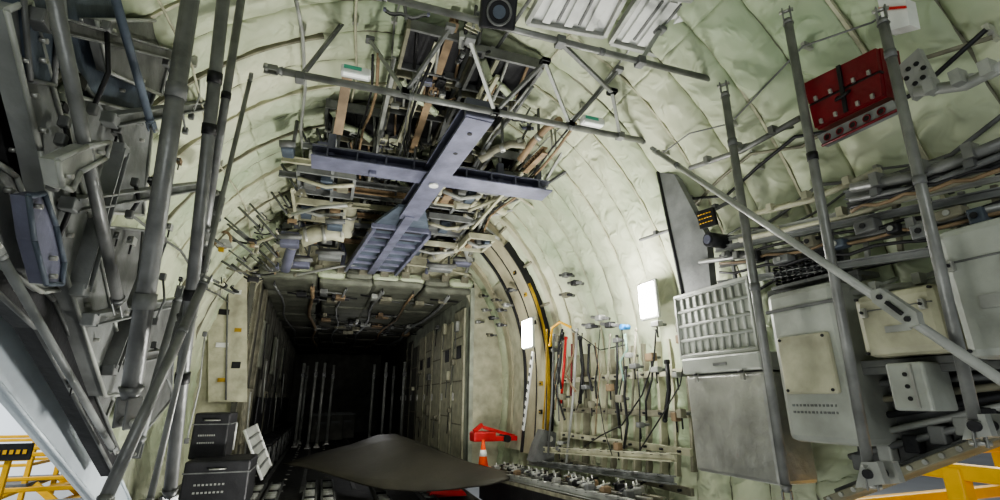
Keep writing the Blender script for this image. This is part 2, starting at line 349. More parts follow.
# ------------------------------------------------ right wall boxes
def rect(u0,v0,u1,v1,x):
    um,vm=(u0+u1)/2,(v0+v1)/2
    y1=P(u0,vm,x=x).y; y0=P(u1,vm,x=x).y; zt=P(um,v0,x=x).z; zb=P(um,v1,x=x).z
    return min(y0,y1),max(y0,y1),zb,zt
def fb(b,x,y0,y1,z0,z1,d,m,bev=.01): b.box((x+d/2,(y0+y1)/2,(z0+z1)/2),(d,y1-y0,z1-z0),m,bev=bev)
x=2.14; y0,y1,z0,z1=rect(690,354,770,477,x)
r=root('equipment_cabinet',(x+.15,(y0+y1)/2,z0),'large scuffed bare metal cabinet with hinged lid','cabinet')
b=MB(); fb(b,x,y0,y1,z0,z1-.1,.26,STEEL,.02); b.out('body',r)
b=MB(); fb(b,x-.015,y0-.008,y1+.008,z1-.095,z1,.28,BOXG,.012); b.out('lid',r)
for t in (.2,.8):
    yy=y0+(y1-y0)*t; b=MB(); b.box((x-.02,yy,z1-.12),(.015,.025,.05),STEEL,bev=.004).cyl((x-.03,yy-.015,z1-.1),(x-.03,yy+.015,z1-.1),.006,DARK); b.out('latch',r)
b=MB(); b.box((x-.017,(y0+y1)/2-.02,z1-.05),(.005,.1,.015),GREY); b.out('data_plate',r)
x=2.2; y0,y1,z0,z1=rect(678,288,752,352,x)
r=root('ribbed_panel',(x,(y0+y1)/2,z0),'light grey egg-crate embossed grid panel above metal cabinet','panel')
b=MB(); fb(b,x+.016,y0,y1,z0,z1,.03,BOXG,.004); b.out('back_plate',r)
for j in range(5):
    z=z0+(z1-z0)*j/4; b=MB(); b.cyl((x+.012,y0,z),(x+.012,y1,z),.012,BOXG,seg=8); b.out('grid_slat',r)
for i in range(11):
    y=y0+(y1-y0)*i/10; b=MB(); b.cyl((x+.012,y,z0),(x+.012,y,z1),.009,BOXG,seg=8); b.out('divider',r)
for (ya,yb,za,zb) in ((y0-.015,y1+.015,z1,z1+.02),(y0-.015,y1+.015,z0-.02,z0),(y0-.015,y0,z0,z1),(y1,y1+.015,z0,z1)):
    b=MB(); fb(b,x-.005,ya,yb,za,zb,.06,BOXG,.003); b.out('rim',r)
x=2.12; y0,y1,z0,z1=rect(776,284,848,443,x)
r=root('avionics_box',(x+.15,(y0+y1)/2,z0),'tall light grey housing with raised square cover plate','equipment box')
b=MB(); fb(b,x,y0,y1,z0,z1,.26,BOXG,.03); b.out('body',r)
cy0,cy1,cz0,cz1=rect(783,334,836,394,x)
b=MB(); fb(b,x-.02,cy0,cy1,cz0,cz1,.03,CREAM,.012); b.out('cover_plate',r)
for t in (.08,.92):
    for q in (.06,.94): MB().cyl((x-.025,cy0+(cy1-cy0)*t,cz0+(cz1-cz0)*q),(x-.015,cy0+(cy1-cy0)*t,cz0+(cz1-cz0)*q),.007,DARK,seg=8).out('cover_screw',r)
b=MB()
for j in range(2):
    for k in range(12):
        w_=random.uniform(.006,.013); b.box((x-.001,y1-.06-k*.019*(y1-y0)/.36,cz0-.05-.03*j),(.004,w_,.010),GREY)
b.out('stencil_text',r)
b=MB(); fb(b,x-.01,y0-.006,y1+.006,z1-.1,z1-.085,.03,GREY,.003); b.out('rim',r)
x=2.2; y0,y1,z0,z1=rect(768,256,832,284,x)
r=root('coil_rack',(x+.1,(y0+y1)/2,z0),'dark rack with a row of coiled springs above housing','rack')
b=MB(); fb(b,x+.1,y0,y1,z0,z1+.06,.05,GREY,.01); b.out('backing',r)
b=MB(); fb(b,x,y0,y1,z0,z0+.02,.15,GREY,.004); b.out('tray',r)
for i in range(9):
    y=y0+(y1-y0)*(i+.5)/9; pts=[(x+.05+.03*math.cos(a*.9),y+.015*math.sin(a*.9),z0+.03+a*.0028) for a in range(0,34)]
    MB().path(pts,.006,BLACK,6).out('coil_spring',r)
def housing(name,u0,v0,u1,v1,x,d,m,label):
    y0,y1,z0,z1=rect(u0,v0,u1,v1,x); r=root(name,(x+d/2,(y0+y1)/2,z0),label,'equipment box')
    b=MB(); fb(b,x,y0,y1,z0,z1,d,m,.03); b.out('body',r)
    b=MB(); fb(b,x-.005,y0+.02,y1-.02,z0+(z1-z0)*.72,z0+(z1-z0)*.735,.02,GREY,.002); b.out('seam_strip',r)
    for t in (.15,.85):
        yy=y0+(y1-y0)*t; b=MB(); b.box((x-.012,yy,z0+(z1-z0)*.7),(.02,.02,.04),STEEL,bev=.004).cyl((x-.03,yy,z0+(z1-z0)*.7),(x-.02,yy,z0+(z1-z0)*.7),.006,DARK,seg=8); b.out('latch',r)
    b=MB(); b.box((x-.002,(y0+y1)/2,z0+(z1-z0)*.4),(.006,(y1-y0)*.3,(z1-z0)*.1),LGREY); b.out('data_plate',r)
    for c_ in ((.06,.06),(.94,.06),(.06,.94),(.94,.94)): MB().cyl((x-.004,y0+(y1-y0)*c_[0],z0+(z1-z0)*c_[1]),(x+.01,y0+(y1-y0)*c_[0],z0+(z1-z0)*c_[1]),.006,DARK,seg=8).out('rivet',r)
housing('electronics_housing',856,288,944,355,2.1,.22,CREAM,'wide cream electronics housing behind diagonal rod')
housing('electronics_housing',946,216,1040,358,2.0,.28,BOXG,'large light grey housing with latches beside tall strut')
x=2.1; y0,y1,z0,z1=rect(889,362,928,411,x); r=root('vented_bracket',(x,(y0+y1)/2,z0),'small light grey box with three slots','box')
b=MB(); fb(b,x,y0,y1,z0,z1,.15,BOXG,.01); b.out('body',r)
for t in (.25,.5,.75): MB().cyl((x-.004,(y0+y1)/2,z0+(z1-z0)*t),(x+.01,(y0+y1)/2,z0+(z1-z0)*t),.008,BLACK).out('slot_hole',r)
b=MB(); fb(b,x-.01,(y0+y1)/2-.03,(y0+y1)/2-.02,z0+.01,z1-.01,.015,STEEL,.002); b.out('side_strip',r)
for (u0,v0,u1,v1,x,lab) in ((850,356,1010,364,2.2,'grey mounting shelf under electronics housings'),(765,280,860,285,2.25,'thin grey shelf edge above the tall housing')):
    y0,y1,z0,z1=rect(u0,v0,u1,v1,x); b=MB(); fb(b,x,y0,y1,z0,z1,.15,GREY,.004); fb(b,x,y0,y1,z0-.03,z0,.02,GREY,.003); b.out('equipment_shelf',label=lab,cat='shelf')
b=MB(); b.prism([P(*q,x=2.34) for q in ((850,365),(1005,365),(1005,432),(860,480))],(.05,0,0),GREY)
for k in range(5):
    b.cyl(P(850,385+k*18,x=2.3),P(1010,375+k*10,x=2.3),.014,(GREY,CREAMD,DARK,LGREY)[k%4],seg=8)
for k in range(6):
    q=P(862+k*26,462-k*9,x=2.31); b.box(q,(.05,.06,.07),(GREY,LGREY,DARK)[k%3],bev=.008)
b.out('structure_plate',label='grey lower side structure plate with pipes and fittings',cat='plate')
# equipment rack: thinner rails over insulation
r=root('equipment_rack',P(860,290,x=2.24),'long thin-railed equipment rack with posts and wiring','rack')
for (p0_,p1_,m,w) in (((716,250),(1010,190),MGREY,.028),((718,284),(1010,240),MGREY,.03),((720,266),(1010,214),GREY,.018),((724,240),(1010,176),LGREY,.016)):
    b=MB(); b.beam(P(*p0_,x=2.24),P(*p1_,x=2.24),w,w,m,flange=.006); b.out('rail',r)
for k in range(9):
    u=730+k*33; b=MB(); vv=250-(u-716)*.205; b.beam(P(u+6,vv+38,x=2.25),P(u,vv-8,x=2.25),.02,.015,(MGREY,LGREY,CREAMD)[k%3],up=(1,0,0)); b.out('post',r)
for k in range(3):
    b=MB(); a=P(720,256+k*9,x=2.2); c=P(1010,202+k*11,x=2.2); b.path([a.lerp(c,t/12)+V((0,0,.012*math.sin(t*2.2+k))) for t in range(13)],.008,(BLACK,BROWN,DARK)[k],7); b.out('wiring_bundle',r)
for k in range(10):
    u=728+k*28; v=262-(u-722)*.2+(k*7%5)*4-6; p=P(u,v,x=2.2); b=MB(); b.box(p,(.06,.05+.02*(k%3),.04+.02*(k%2)),(GREY,DARK,MGREY,CREAMD,BLUEG)[k%5],bev=.008).cyl(p-V((.035,0,0)),p-V((.04,0,0)),.012,(LGREY,DARK)[k%2],seg=8)
    b.out('relay_box',r)
r=root('upper_rack',P(930,180,x=2.18),'upper wall bracket rail with hanging cable bundles','rack')
for (p0_,p1_,m,w,x) in (((846,196),(1010,148),MGREY,.035,2.16),((848,206),(1010,160),GREY,.02,2.16)):
    b=MB(); b.beam(P(*p0_,x=x),P(*p1_,x=x),w,w,m,flange=.007); b.out('rail',r)
for k in range(6):
    u=855+k*26; v=196-(u-846)*.29; p=P(u,v,x=2.17); b=MB(); b.prism([p,p+V((.1,0,.08)),p+V((.1,0,-.08))],(0,.02,0),GREY); b.out('bracket',r)
for k in range(3):
    a=P(850,200+k*4,x=2.12); c=P(1010,152+k*6,x=2.12); b=MB(); b.path([a.lerp(c,t/10)-V((0,0,.02*abs(math.sin(t*1.1+k)))) for t in range(11)],.008,(BLACK,DARK,BROWN)[k],7); b.out('cable_bundle',r)
# H red case
q=[P(*k,x=1.98) for k in ((806,84),(880,48),(887,97),(818,130))]
def bi(a,c): return q[0].lerp(q[1],a).lerp(q[3].lerp(q[2],a),c)
r=root('red_case',q[3],'deep red two-part case with metal latches and strap','case')
b=MB(); b.prism([bi(0,0),bi(1,0),bi(1,1),bi(0,1)],(.12,0,.02),RED); b.out('body',r)
for (c0_,c1_) in ((.02,.47),(.53,.98)):
    b=MB(); b.prism([bi(.01,c0_)-V((.022,0,0)),bi(.99,c0_)-V((.022,0,0)),bi(.99,c1_)-V((.022,0,0)),bi(.01,c1_)-V((.022,0,0))],(.021,0,0),RED); b.out('door',r)
b=MB(); b.beam(bi(.0,.5)-V((.006,0,0)),bi(1,.5)-V((.006,0,0)),.012,.02,DARK,up=(1,0,0)); b.out('hinge_line',r)
for t in (.14,.36,.68,.88):
    for c_ in (.4,.88):
        b=MB(); b.beam(bi(t,c_)-V((.028,0,0)),bi(t,c_+.09)-V((.028,0,0)),.012,.012,STEEL,up=(1,0,0)); b.out('latch',r)
b=MB(); b.beam(bi(.53,.02)-V((.028,0,0)),bi(.51,.98)-V((.028,0,0)),.016,.010,BLACK,up=(1,0,0)); b.out('strap',r)
b=MB(); b.path([bi(.44,.62)-V((.024,0,0)),bi(.46,.72)-V((.05,0,0)),bi(.58,.70)-V((.05,0,0)),bi(.6,.6)-V((.024,0,0))],.007,BLACK,7); b.out('handle',r)
q=[P(*k,x=1.97) for k in ((817,136),(892,100),(899,110),(823,146))]
r=root('perforated_shelf',q[3],'red-edged grey tray with round dark holes under case','shelf')
b=MB(); b.prism(q,(.03,0,0),MGREY); b.out('plate',r)
b=MB(); b.path([q[3]-V((.006,0,0)),q[2]-V((.006,0,0))],.006,RED,6); b.out('red_edge',r)
for t in (.12,.3,.48,.66,.84):
    c=q[0].lerp(q[1],t).lerp(q[3].lerp(q[2],t),.5); b=MB(); b.cyl(c+V((-.004,0,0)),c+V((.0,0,0)),.013,BLACK); b.path([c+V((-.005,.014*math.cos(a),.014*math.sin(a))) for a in [h*.628 for h in range(10)]],.003,RED,5,closed=True); b.out('hole_rim',r)
q=[P(*k,x=1.95) for k in ((877,-2),(905,-2),(910,25),(885,32))]; r=root('indicator_box',q[3],'small white box with red stripe on strut top','box')
b=MB(); b.prism(q,(.06,0,0),WHITE); b.out('body',r)
q2=[q[0].lerp(q[3],.3),q[1].lerp(q[2],.3),q[1].lerp(q[2],.38),q[0].lerp(q[3],.38)]
b=MB(); b.prism([k+V((-.006,0,0)) for k in q2],(.008,0,0),REDB); b.out('stripe',r)
q=[P(*k,x=2.04) for k in ((898,66),(918,48),(935,82),(912,100))]; b=MB(); b.prism(q,(.03,0,0),LGREY); cc=sum(q,V())/4
for a in range(6): b.cyl(cc+V((-.005,.03*math.cos(a),.04*math.sin(a))),cc+V((.01,.03*math.cos(a),.04*math.sin(a))),.009,DARK,seg=8)
b.out('perforated_plate',label='pale plate with ring of dark holes by red case',cat='plate')
q=[P(*k,x=2.22) for k in ((658,172),(674,174),(706,235),(712,300),(684,298))]; b=MB(); b.prism(q,(.05,0,0),MGREY)
b.cyl(q[0],q[4],.014,DARK,seg=6)
b.out('gusset_plate',label='grey tapered gusset plate on the upper side wall',cat='plate')
q=[P(*k,x=2.15) for k in ((696,212),(712,207),(716,224),(700,229))]; r=root('placard',q[3],'small black placard with yellow lettering lines','placard')
b=MB(); b.prism(q,(.02,0,0),BLACK); b.out('plate',r)
b=MB()
for t in (.25,.5,.75):
    for h in range(5):
        a=q[0].lerp(q[3],t);c=q[1].lerp(q[2],t); b.cyl(a.lerp(c,.1+h*.17)+V((-.004,0,0)),a.lerp(c,.2+h*.17)+V((-.004,0,0)),.003,YEL,seg=6)
b.out('lettering_marks',r)
c=P(712,240,x=2.15); b=MB(); b.cyl(c+V((-.03,0,0)),c+V((.1,0,0)),.045,DARK); b.cyl(c+V((-.04,0,0)),c+V((-.03,0,0)),.028,PURP); b.out('warning_horn',label='dark round horn below the small placard',cat='horn')
for i in range(6):
    s=.21+.016*i+.02*(i%2); b=MB(); pts=[shell(s+.006*math.sin(k*1.9+i*2),.8+k*.28,.11+.012*(i%3)) for k in range(7)]
    b.path(pts,random.choice((.005,.007,.010)),(DARK,GREY,GREY,CREAMD)[i%4],7)
    for p in pts[::2]: b.box(p+V((.03,0,.01)),(.06,.02,.03),STEEL)
    b.out('wall_cable',label='thin cable clipped along the quilted side wall',cat='cable',group='side wall cables')
# ------------------------------------------------ door frame on right wall
def arcpts(y,s0,s1,n=22,ins=.12): return [shell(s0+(s1-s0)*i/n,y,ins) for i in range(n+1)]
r=root('side_door_frame',(2.4,5.7,-.8),'broad tan cream curved side door frame with yellow edging','door frame')
def band(name,y,w,d,m,s0=.06,s1=.36,ins=.12):
    b=MB(); pts=arcpts(y,s0,s1,26,ins); p2=arcpts(y,s0,s1,26,ins-d)
    for i in range(26):
        a,c,e,f=pts[i],pts[i+1],p2[i+1],p2[i]; b.prism([a,c,e,f],(0,w,0),m)
    b.out(name,r)
band('outer_jamb',6.5,.14,.1,JAMB,.06,.40,.14); band('inner_jamb',5.30,.62,.07,JAMB,.06,.37,.16); band('door_seal',5.26,.035,.09,BLACK,.06,.335,.18)
band('yellow_edge',5.235,.02,.03,YELD,.06,.28,.185); band('dark_track',5.93,.05,.06,DARK,.06,.36,.18); band('guide_rail',4.95,.10,.05,CREAM,.06,.36,.13); band('jamb_groove',5.6,.02,.02,DARK,.06,.36,.168)
band('recess_panel',5.98,.5,.02,CREAM,.06,.30,.12)
for k,s in enumerate((.3,.27,.235,.16,.12)):
    p=shell(s,5.46,.17); b=MB(); b.box(p,(.02,.07,.05),(BLACK,YELD)[k%2],bev=.003); b.box(p-V((.012,0,0)),(.004,.045,.015),(YELD,BLACK)[k%2]); b.out('warning_label',r)
for s in (.2,.25,.3,.35):
    p=shell(s,5.0,.12); q=shell(s,5.25,.12); b=MB(); b.cyl(p,q,.018,CREAMD); b.out('cross_rail',r)
for k in range(12):
    y=2.95+k*.17; b=MB(); pts=arcpts(y,.06,.19,8,.13)
    for i in range(8): b.prism([pts[i],pts[i+1],pts[i+1]+V((.06,0,0)),pts[i]+V((.06,0,0))],(0,.028,0),CREAM if k%3 else CREAMD)
    b.out('lower_wall_rib',label='cream painted vertical rib on the lower side wall',cat='rib',group='lower wall ribs')
for k,z in enumerate((-.6,-.35,-.1,.2)):
    hw=2.1-.15*((.35-z)/1.45)**2; b=MB(); b.beam((CX+hw-.14,2.95,z),(CX+hw-.14,4.95,z),.03,.05,CREAM if k%2 else CREAMD)
    for h in range(10): b.cyl((CX+hw-.15,3.05+h*.2,z),(CX+hw-.18,3.05+h*.2,z),.01,DARK,seg=6)
    b.out('wall_stringer',label='cream horizontal stringer across lower wall ribs',cat='rail',group='wall stringers')
def rod(name,pts,x,rr,m,label,cat,seg=8):
    b=MB(); b.path([P(*p,x=x) for p in pts],rr,m,seg); a=P(*pts[0],x=x); b.box(a,(rr*2.2,)*3,m,bev=rr*.5); e=P(*pts[-1],x=x); b.sphere(e,rr*1.15,m)
    return b.out(name,label=label,cat=cat)
rod('red_pole',[(566,338),(564,365),(561,402)],2.32,.014,REDB,'red painted pole clipped to the side wall','pole')
rod('red_pole',[(572,345),(571,395)],2.31,.01,RED,'dark red pole next to black strap','pole')
rod('grab_handle',[(550,345),(552,328),(560,322),(570,327)],2.31,.014,YEL,'yellow bent grab handle beside door','handle')
rod('yellow_post',[(547,330),(546,380),(543,428)],2.26,.010,YELD,'yellow post along the door jamb','post')
rod('black_strap',[(580,338),(583,370),(580,402)],2.32,.018,BLACK,'black webbing strap hanging by red pole','strap')
rod('black_strap',[(589,345),(588,372),(592,390)],2.32,.012,DARK,'short dark webbing strap on side wall','strap')
rod('black_strap',[(667,362),(669,390),(665,420)],2.3,.016,BLACK,'black strap hanging near metal cabinet','strap')
rod('hanging_cable',[(656,330),(654,360),(642,395),(622,425),(600,436),(585,446)],2.28,.006,BLACK,'thin black cable drooping down the wall','cable')
rod('hanging_cable',[(622,330),(624,370),(618,400),(622,440)],2.3,.005,BLACK,'thin black cable hanging straight down','cable')
rod('hanging_cable',[(560,345),(556,380),(552,410),(548,440)],2.29,.008,DARK,'dark cable hanging beside yellow post','cable')
rod('hanging_cable',[(686,350),(680,385),(664,412),(640,450)],2.25,.005,BLACK,'thin dark cable sagging from grid panel','cable')
rod('hanging_cable',[(572,330),(600,350),(625,345)],2.3,.005,BLACK,'thin cable swagged between wall clips','cable')
rod('hanging_cable',[(600,330),(596,380),(604,430),(612,455)],2.28,.004,DARK,'thin dark line trailing down the wall','cable')
rod('conduit',[(577,330),(573,400),(566,466)],2.3,.014,LGREY,'grey vertical conduit on the lower wall','pipe')
rod('conduit',[(554,335),(552,400),(548,455)],2.26,.012,GREY,'slim grey vertical conduit near door frame','pipe')
rod('conduit',[(610,335),(606,420)],2.3,.010,CREAMD,'dull vertical conduit on the lower wall','pipe')
rod('conduit',[(636,330),(632,410)],2.3,.010,CREAMD,'dull vertical conduit below bright lamp','pipe')
rod('green_hose',[(625,335),(627,350),(620,362),(624,380)],2.3,.010,mat('hose_green',(.25,.4,.32)),'pale green short hose loop','hose')
for i in range(12):
    u=random.uniform(552,605) if i<8 else random.uniform(610,680); v=random.uniform(325,370); L=random.uniform(50,95)
    rod('wall_strap',[(u,v),(u+random.uniform(-6,6),v+L*.35),(u+random.uniform(-8,6),v+L*.7),(u+random.uniform(-9,3),v+L)],2.29,random.choice((.005,.008,.011)),random.choice((BLACK,DARK,GREY,BROWN)),'thin hose or strap hanging on the lower side wall','strap')['group']='wall straps'
for i in range(22):
    u=random.uniform(552,690); v=random.uniform(318,450); p=P(u,v,x=2.3); b=MB(); b.box(p,(.05,.05+.02*(i%3),.04+.02*(i%2)),(GREY,CREAMD,LGREY,BROWN)[i%4],bev=.008).cyl(p,p+V((.08,0,0)),.012,GREY).cyl(p,p-V((0,0,.1)),.006,BLACK,seg=6)
    b.out('wall_clip',label='small clip fitting on the lower side wall',cat='clip',group='lower wall clips')
c=P(624,327,x=2.3); b=MB(); b.cyl(c+V((-.03,0,0)),c+V((.05,0,0)),.022,BLUE); b.box(c+V((0,-.035,0)),(.04,.04,.025),BLUE,bev=.008); b.out('blue_valve',label='bright blue valve cap next to bright lamp',cat='valve')
for i,(u,v) in enumerate(((566,275),(575,283),(566,295),(600,318),(590,326),(610,325),(495,300),(485,310),(500,325),(510,290),(490,335),(478,322),(500,310),(492,318),(482,296),(506,305))):
    x=2.3 if u>520 else 2.15; p=P(u,v,x=x); b=MB(); b.box(p,(.07,.08,.05),(GREY,DARK,CREAMD,LGREY)[i%4],bev=.01).cyl(p-V((0,.12,.02)),p+V((0,.14,.03)),.015,(DARK,GREY)[i%2]).cyl(p,p+V((.1,0,0)),.015,GREY)
    b.out('door_mechanism',label='small door mechanism fitting on the side wall',cat='mechanism',group='door mechanisms')
r=root('striped_strip',P(523,430,x=2.24),'black and white striped marker strip beside door','marker strip')
a=P(533,352,x=2.20); c=P(523,430,x=2.20); b=MB(); b.beam(a,c,.05,.02,WHITE,up=(1,0,0)); b.out('strip',r)
for k in range(9): 
    MB().beam(a.lerp(c,(k+.5)/9.5),a.lerp(c,(k+.95)/9.5),.036,.026,BLACK,up=(1,0,0)).out('black_block',r)
def lamp(u0,v0,u1,v1,x,power,label):
    y0,y1,z0,z1=rect(u0,v0,u1,v1,x); r=root('work_lamp',(x,(y0+y1)/2,z0),label,'lamp','bright work lamps')
    b=MB(); fb(b,x+.01,y0-.02,y1+.02,z0-.02,z1+.02,.03,LGREY,.01); b.out('housing',r)
    b=MB(); fb(b,x-.005,y0,y1,z0,z1,.02,LAMP,.012); b.out('lens',r)
    for i,(dx,e) in enumerate(((-.13,power*.3),(-.5,power*.7))):
        l=bpy.data.lights.new('lamp_light','POINT'); l.shadow_soft_size=.1; l.energy=e; l.color=(1,.98,.94)
        o=bpy.data.objects.new('lamp_light',l); bpy.context.scene.collection.objects.link(o); o.parent=r; o.location=V((dx,0,(z1-z0)/2))
lamp(639,283,654,317,2.34,52,'bright white rectangular work lamp on quilted wall')
lamp(522,320,531,347,2.18,26,'bright white lamp at the side door')
# ------------------------------------------------ overhead
strut(P(280,71,y=2.6),P(645,141,y=2.6),.022,TUBE,'long transverse overhead tube below quilted ceiling',(.3,.52,.75),'overhead_tube',cm=GREY)
strut(P(385,-3,y=1.9),P(714,80,y=1.9),.018,TUBE,'upper transverse overhead tube near pale panels',(.3,.6),'overhead_tube',cm=GREY)
for i,(a,c,ya,yc) in enumerate((((300,78),(345,20),2.6,2.9),((405,93),(370,40),2.6,2.9),((405,93),(450,28),2.6,2.3),((495,112),(470,40),2.6,2.2),((495,112),(545,62),2.6,2.3),((570,125),(545,62),2.6,2.3),((570,125),(618,70),2.6,2.3),((620,136),(612,92),2.6,2.4),((560,42),(612,92),1.9,2.4),((640,62),(660,30),1.9,1.9),((545,185),(600,150),3.75,3.3),((500,240),(560,215),5.4,4.8),((480,215),(540,190),4.8,4.3),((540,190),(575,130),3.8,3.2))):
    b=MB(); p=P(*a,y=ya); q=P(*c,y=yc); b.beam(p,q,.024,.024,LGREY if i%2 else GREY); b.box(q,(.06,.06,.03),GREY,bev=.005); b.box(p,(.05,.06,.05),GREY,bev=.005)
    b.out('truss_brace',label='slim painted brace tying overhead tube to ceiling',cat='brace',group='ceiling truss braces')
for (u,v,y) in ((356,73,2.55),(592,122,2.55)):
    p=P(u,v,y=y); r=root('tube_light',p,'small white rectangular fixture with green label on overhead tube','light fixture','overhead small fixtures')
    b=MB(); b.box(p+V((0,0,0)),(.17,.07,.055),WHITE,bev=.012); b.out('housing',r)
    b=MB(); b.box(p+V((-.02,-.037,.005)),(.1,.006,.022),GREEN); b.out('green_label',r)
    b=MB(); b.box(p+V((0,-.02,-.03)),(.14,.03,.008),LAMPF); b.out('lens',r)
for k in range(8):
    y=2.9+k*.52
    for j,x in enumerate((-.42,.05,.55,1.05,1.5)):
        if (j==0 and y<5) or (j==4 and y<3.3) or (j==1 and y<3.8) or (k+j)%6==5: continue
        zc=.35+2.3*math.sqrt(max(0,1-((x-CX)/2.1)**2))-.2
        b=MB(); b.box((x,y,zc),(.46,.42,.03),DARK)  # closed dark sheet, the open bay's inner shade put into its colour
        for e in (-.24,.24): b.box((x+e,y,zc-.03),(.025,.44,.09),(CREAMD,GREY)[j%2])
        for e in (-.21,.21): b.box((x,y+e,zc-.03),(.46,.02,.08),(GREY,CREAMD)[k%2])
        for e in range(3): b.cyl((x-.18+.16*e,y-.2,zc-.04),(x-.13+.16*e,y+.2,zc-.05),.012,(BLACK,LGREY,BROWN)[(e+k)%3],seg=6)
        if (k+j)%3==0: b.path([(x-.2,y-.15,zc-.05),(x-.1,y,zc-.09),(x+.05,y+.1,zc-.06),(x+.15,y+.15,zc-.1)],.03,QUILT,7)
        b.out('ceiling_bay',label='dark open structural bay with frame and cables overhead',cat='structural bay',group='dark ceiling bays')
for j,(x,z,m,ys) in enumerate(((.25,2.3,LGREY,2.9),(.95,2.32,CREAM,2.7),(-.45,2.05,CREAM,4.6),(1.5,2.08,CREAM,3.6),(-.1,2.15,MGREY,3.9),(1.2,2.2,MGREY,3.6))):
    b=MB(); y0_,y1_=ys,6.85
    b.beam((x,y0_,z),(x,y1_,z),.03,.022,m); b.beam((x,y0_,z-.14),(x,y1_,z-.14),.03,.022,m)
    n_=12
    for k in range(n_):
        ya=y0_+(y1_-y0_)*k/n_; yb=y0_+(y1_-y0_)*(k+1)/n_
        b.beam((x,ya,z if k%2 else z-.14),(x,yb,z-.14 if k%2 else z),.016,.016,m,up=(1,0,0))
    b.out('ceiling_truss',label='long painted lattice truss along the ceiling',cat='truss',group='ceiling trusses')
for j,(x,z) in enumerate(((.1,2.2),(.95,2.18),(1.2,2.22),(.45,2.22),(1.6,1.98))):
    for w in range(2):
        b=MB(); pts=[(x+.035*w+.03*math.sin(k*1.3+j),2.8+k*.34,z+.02*math.sin(k*2.1+w)-.04*(k%3==1)) for k in range(12)]
        b.path(pts,.008+.004*w,(BLACK,BROWN,LGREY,GREY)[(j+w)%4],7)
        for p in pts[1::3]: b.cyl(V(p),V(p)+V((0,0,.2)),.008,STEEL,seg=6)
        b.out('cable_bundle',label='cable bundle hanging along the ceiling trusses',cat='cable',group='ceiling cable bundles')
for j in range(13):
    y=4.1+.21*j; x0=random.uniform(-.6,-.1); x1=random.uniform(1.1,1.6); z=random.uniform(2.0,2.16); b=MB(); b.beam((x0,y,z),(x1,y+random.uniform(-.06,.06),z+.02),.03,.05,(MGREY,CREAM,GREY,BROWN)[j%4],flange=.008)
    for t in (.15,.5,.85): b.beam((x0+(x1-x0)*t,y,z),(x0+(x1-x0)*t,y+.001,z+.2),.03,.02,GREY,up=(1,0,0))
    b.out('cross_member',label='transverse member hung below the ceiling trusses',cat='beam',group='ceiling cross members')
for i,(x,y,w,l,z) in enumerate(((-.15,4.6,.5,.5,2.02),(-.2,5.3,.5,.5,1.98),(-.3,6.1,.6,.6,1.95),(1.15,4.5,.4,.5,2.05),(1.2,5.3,.5,.5,2.0),(1.2,6.2,.6,.6,1.95),(1.45,4.0,.35,.4,2.0),(1.62,5.4,.3,.5,1.85))):
    r=root('equipment_tray',(x,y,z),'framed overhead equipment tray with boxes and tubes','tray','overhead equipment trays')
    b=MB()
    for e in (-1,1): b.box((x+e*w/2,y,z),(.03,l,.07),(MGREY,CREAM)[i%2]); b.box((x,y+e*l/2,z),(w,.03,.07),(MGREY,CREAM)[i%2])
    b.out('frame',r)
    b=MB(); b.box((x,y,z+.05),(w*.95,l*.95,.015),DARK); b.out('pan',r)
    for k in range(3): b=MB(); b.box((x+(k-1)*w*.3,y+random.uniform(-.1,.1),z-.01),(w*.22,l*.4,.09),(GREY,BLUEG,CREAMD,BROWN)[(i+k)%4],bev=.01); b.out('unit',r)
    b=MB(); b.path([(x-w/2,y-l*.3,z-.05),(x,y-l*.2,z-.08),(x+w/2,y-l*.32,z-.05)],.022,(CREAM,LGREY)[i%2],8); b.out('tube',r)
for i,(a,c,ya,yc,rr,m) in enumerate((((300,240),(345,235),5.6,5.6,.09,CREAM),((345,235),(352,200),5.6,5.2,.08,CREAM),((430,262),(470,245),6.2,6.0,.07,CREAM),((520,160),(560,120),3.4,2.9,.03,BROWN),((285,270),(300,225),6.2,5.6,.06,PURP),((470,260),(455,225),6.2,5.5,.05,LGREY),((455,205),(505,212),4.7,4.8,.045,CREAM),((480,160),(525,145),3.3,3.1,.03,CREAMD))):
    p=P(*a,y=ya);q=P(*c,y=yc); b=MB(); b.path([p,p.lerp(q,.35)+V((0,0,.05)),p.lerp(q,.7)+V((0,0,.05)),q],rr,m,14)
    for t in (.1,.5,.9): k=p.lerp(q,t)+V((0,0,.04)); d=(q-p).normalized(); b.cyl(k-d*.02,k+d*.02,rr*1.18,STEEL,seg=14)
    b.cyl(p.lerp(q,.5),p.lerp(q,.5)+V((0,0,.3)),.012,GREY,seg=6)
    b.out('air_duct',label='clamped air duct elbow among the ceiling structure',cat='duct',group='air ducts')
# blue grey cross
a=P(312,156,y=3.75);c=P(546,191,y=3.75)
r=root('overhead_cross_beam',a.lerp(c,.4),'worn blue-grey cross shaped overhead hoist beam','beam')
b=MB(); b.beam(a,c,.2,.10,PURP,flange=.014); b.beam(a+V((0,-.02,-.055)),c+V((0,-.02,-.055)),.24,.012,PURP)
for k in range(9): q=a.lerp(c,(k+.5)/9); b.box(q,(.012,.2,.1),PURP)
b.out('transverse_beam',r)
n=V((.81,2.67,1.85)); m2=V((.66,4.6,1.82)); f=V((.50,6.85,1.80))
b=MB(); b.beam(n,m2,.19,.12,PURP,flange=.014); b.beam(n-V((0,0,.07)),m2-V((0,0,.07)),.19,.012,PURP); b.box(n,(.2,.05,.14),PURP,bev=.01); b.out('longitudinal_beam',r)
b=MB()
b.prism([m2+V((-.13,-.2,0)),m2+V((.13,-.2,0)),m2+V((.28,.35,0)),f+V((.36,0,0)),f+V((-.36,0,0)),m2+V((-.30,.35,0))],(0,0,-.03),BLUEG)
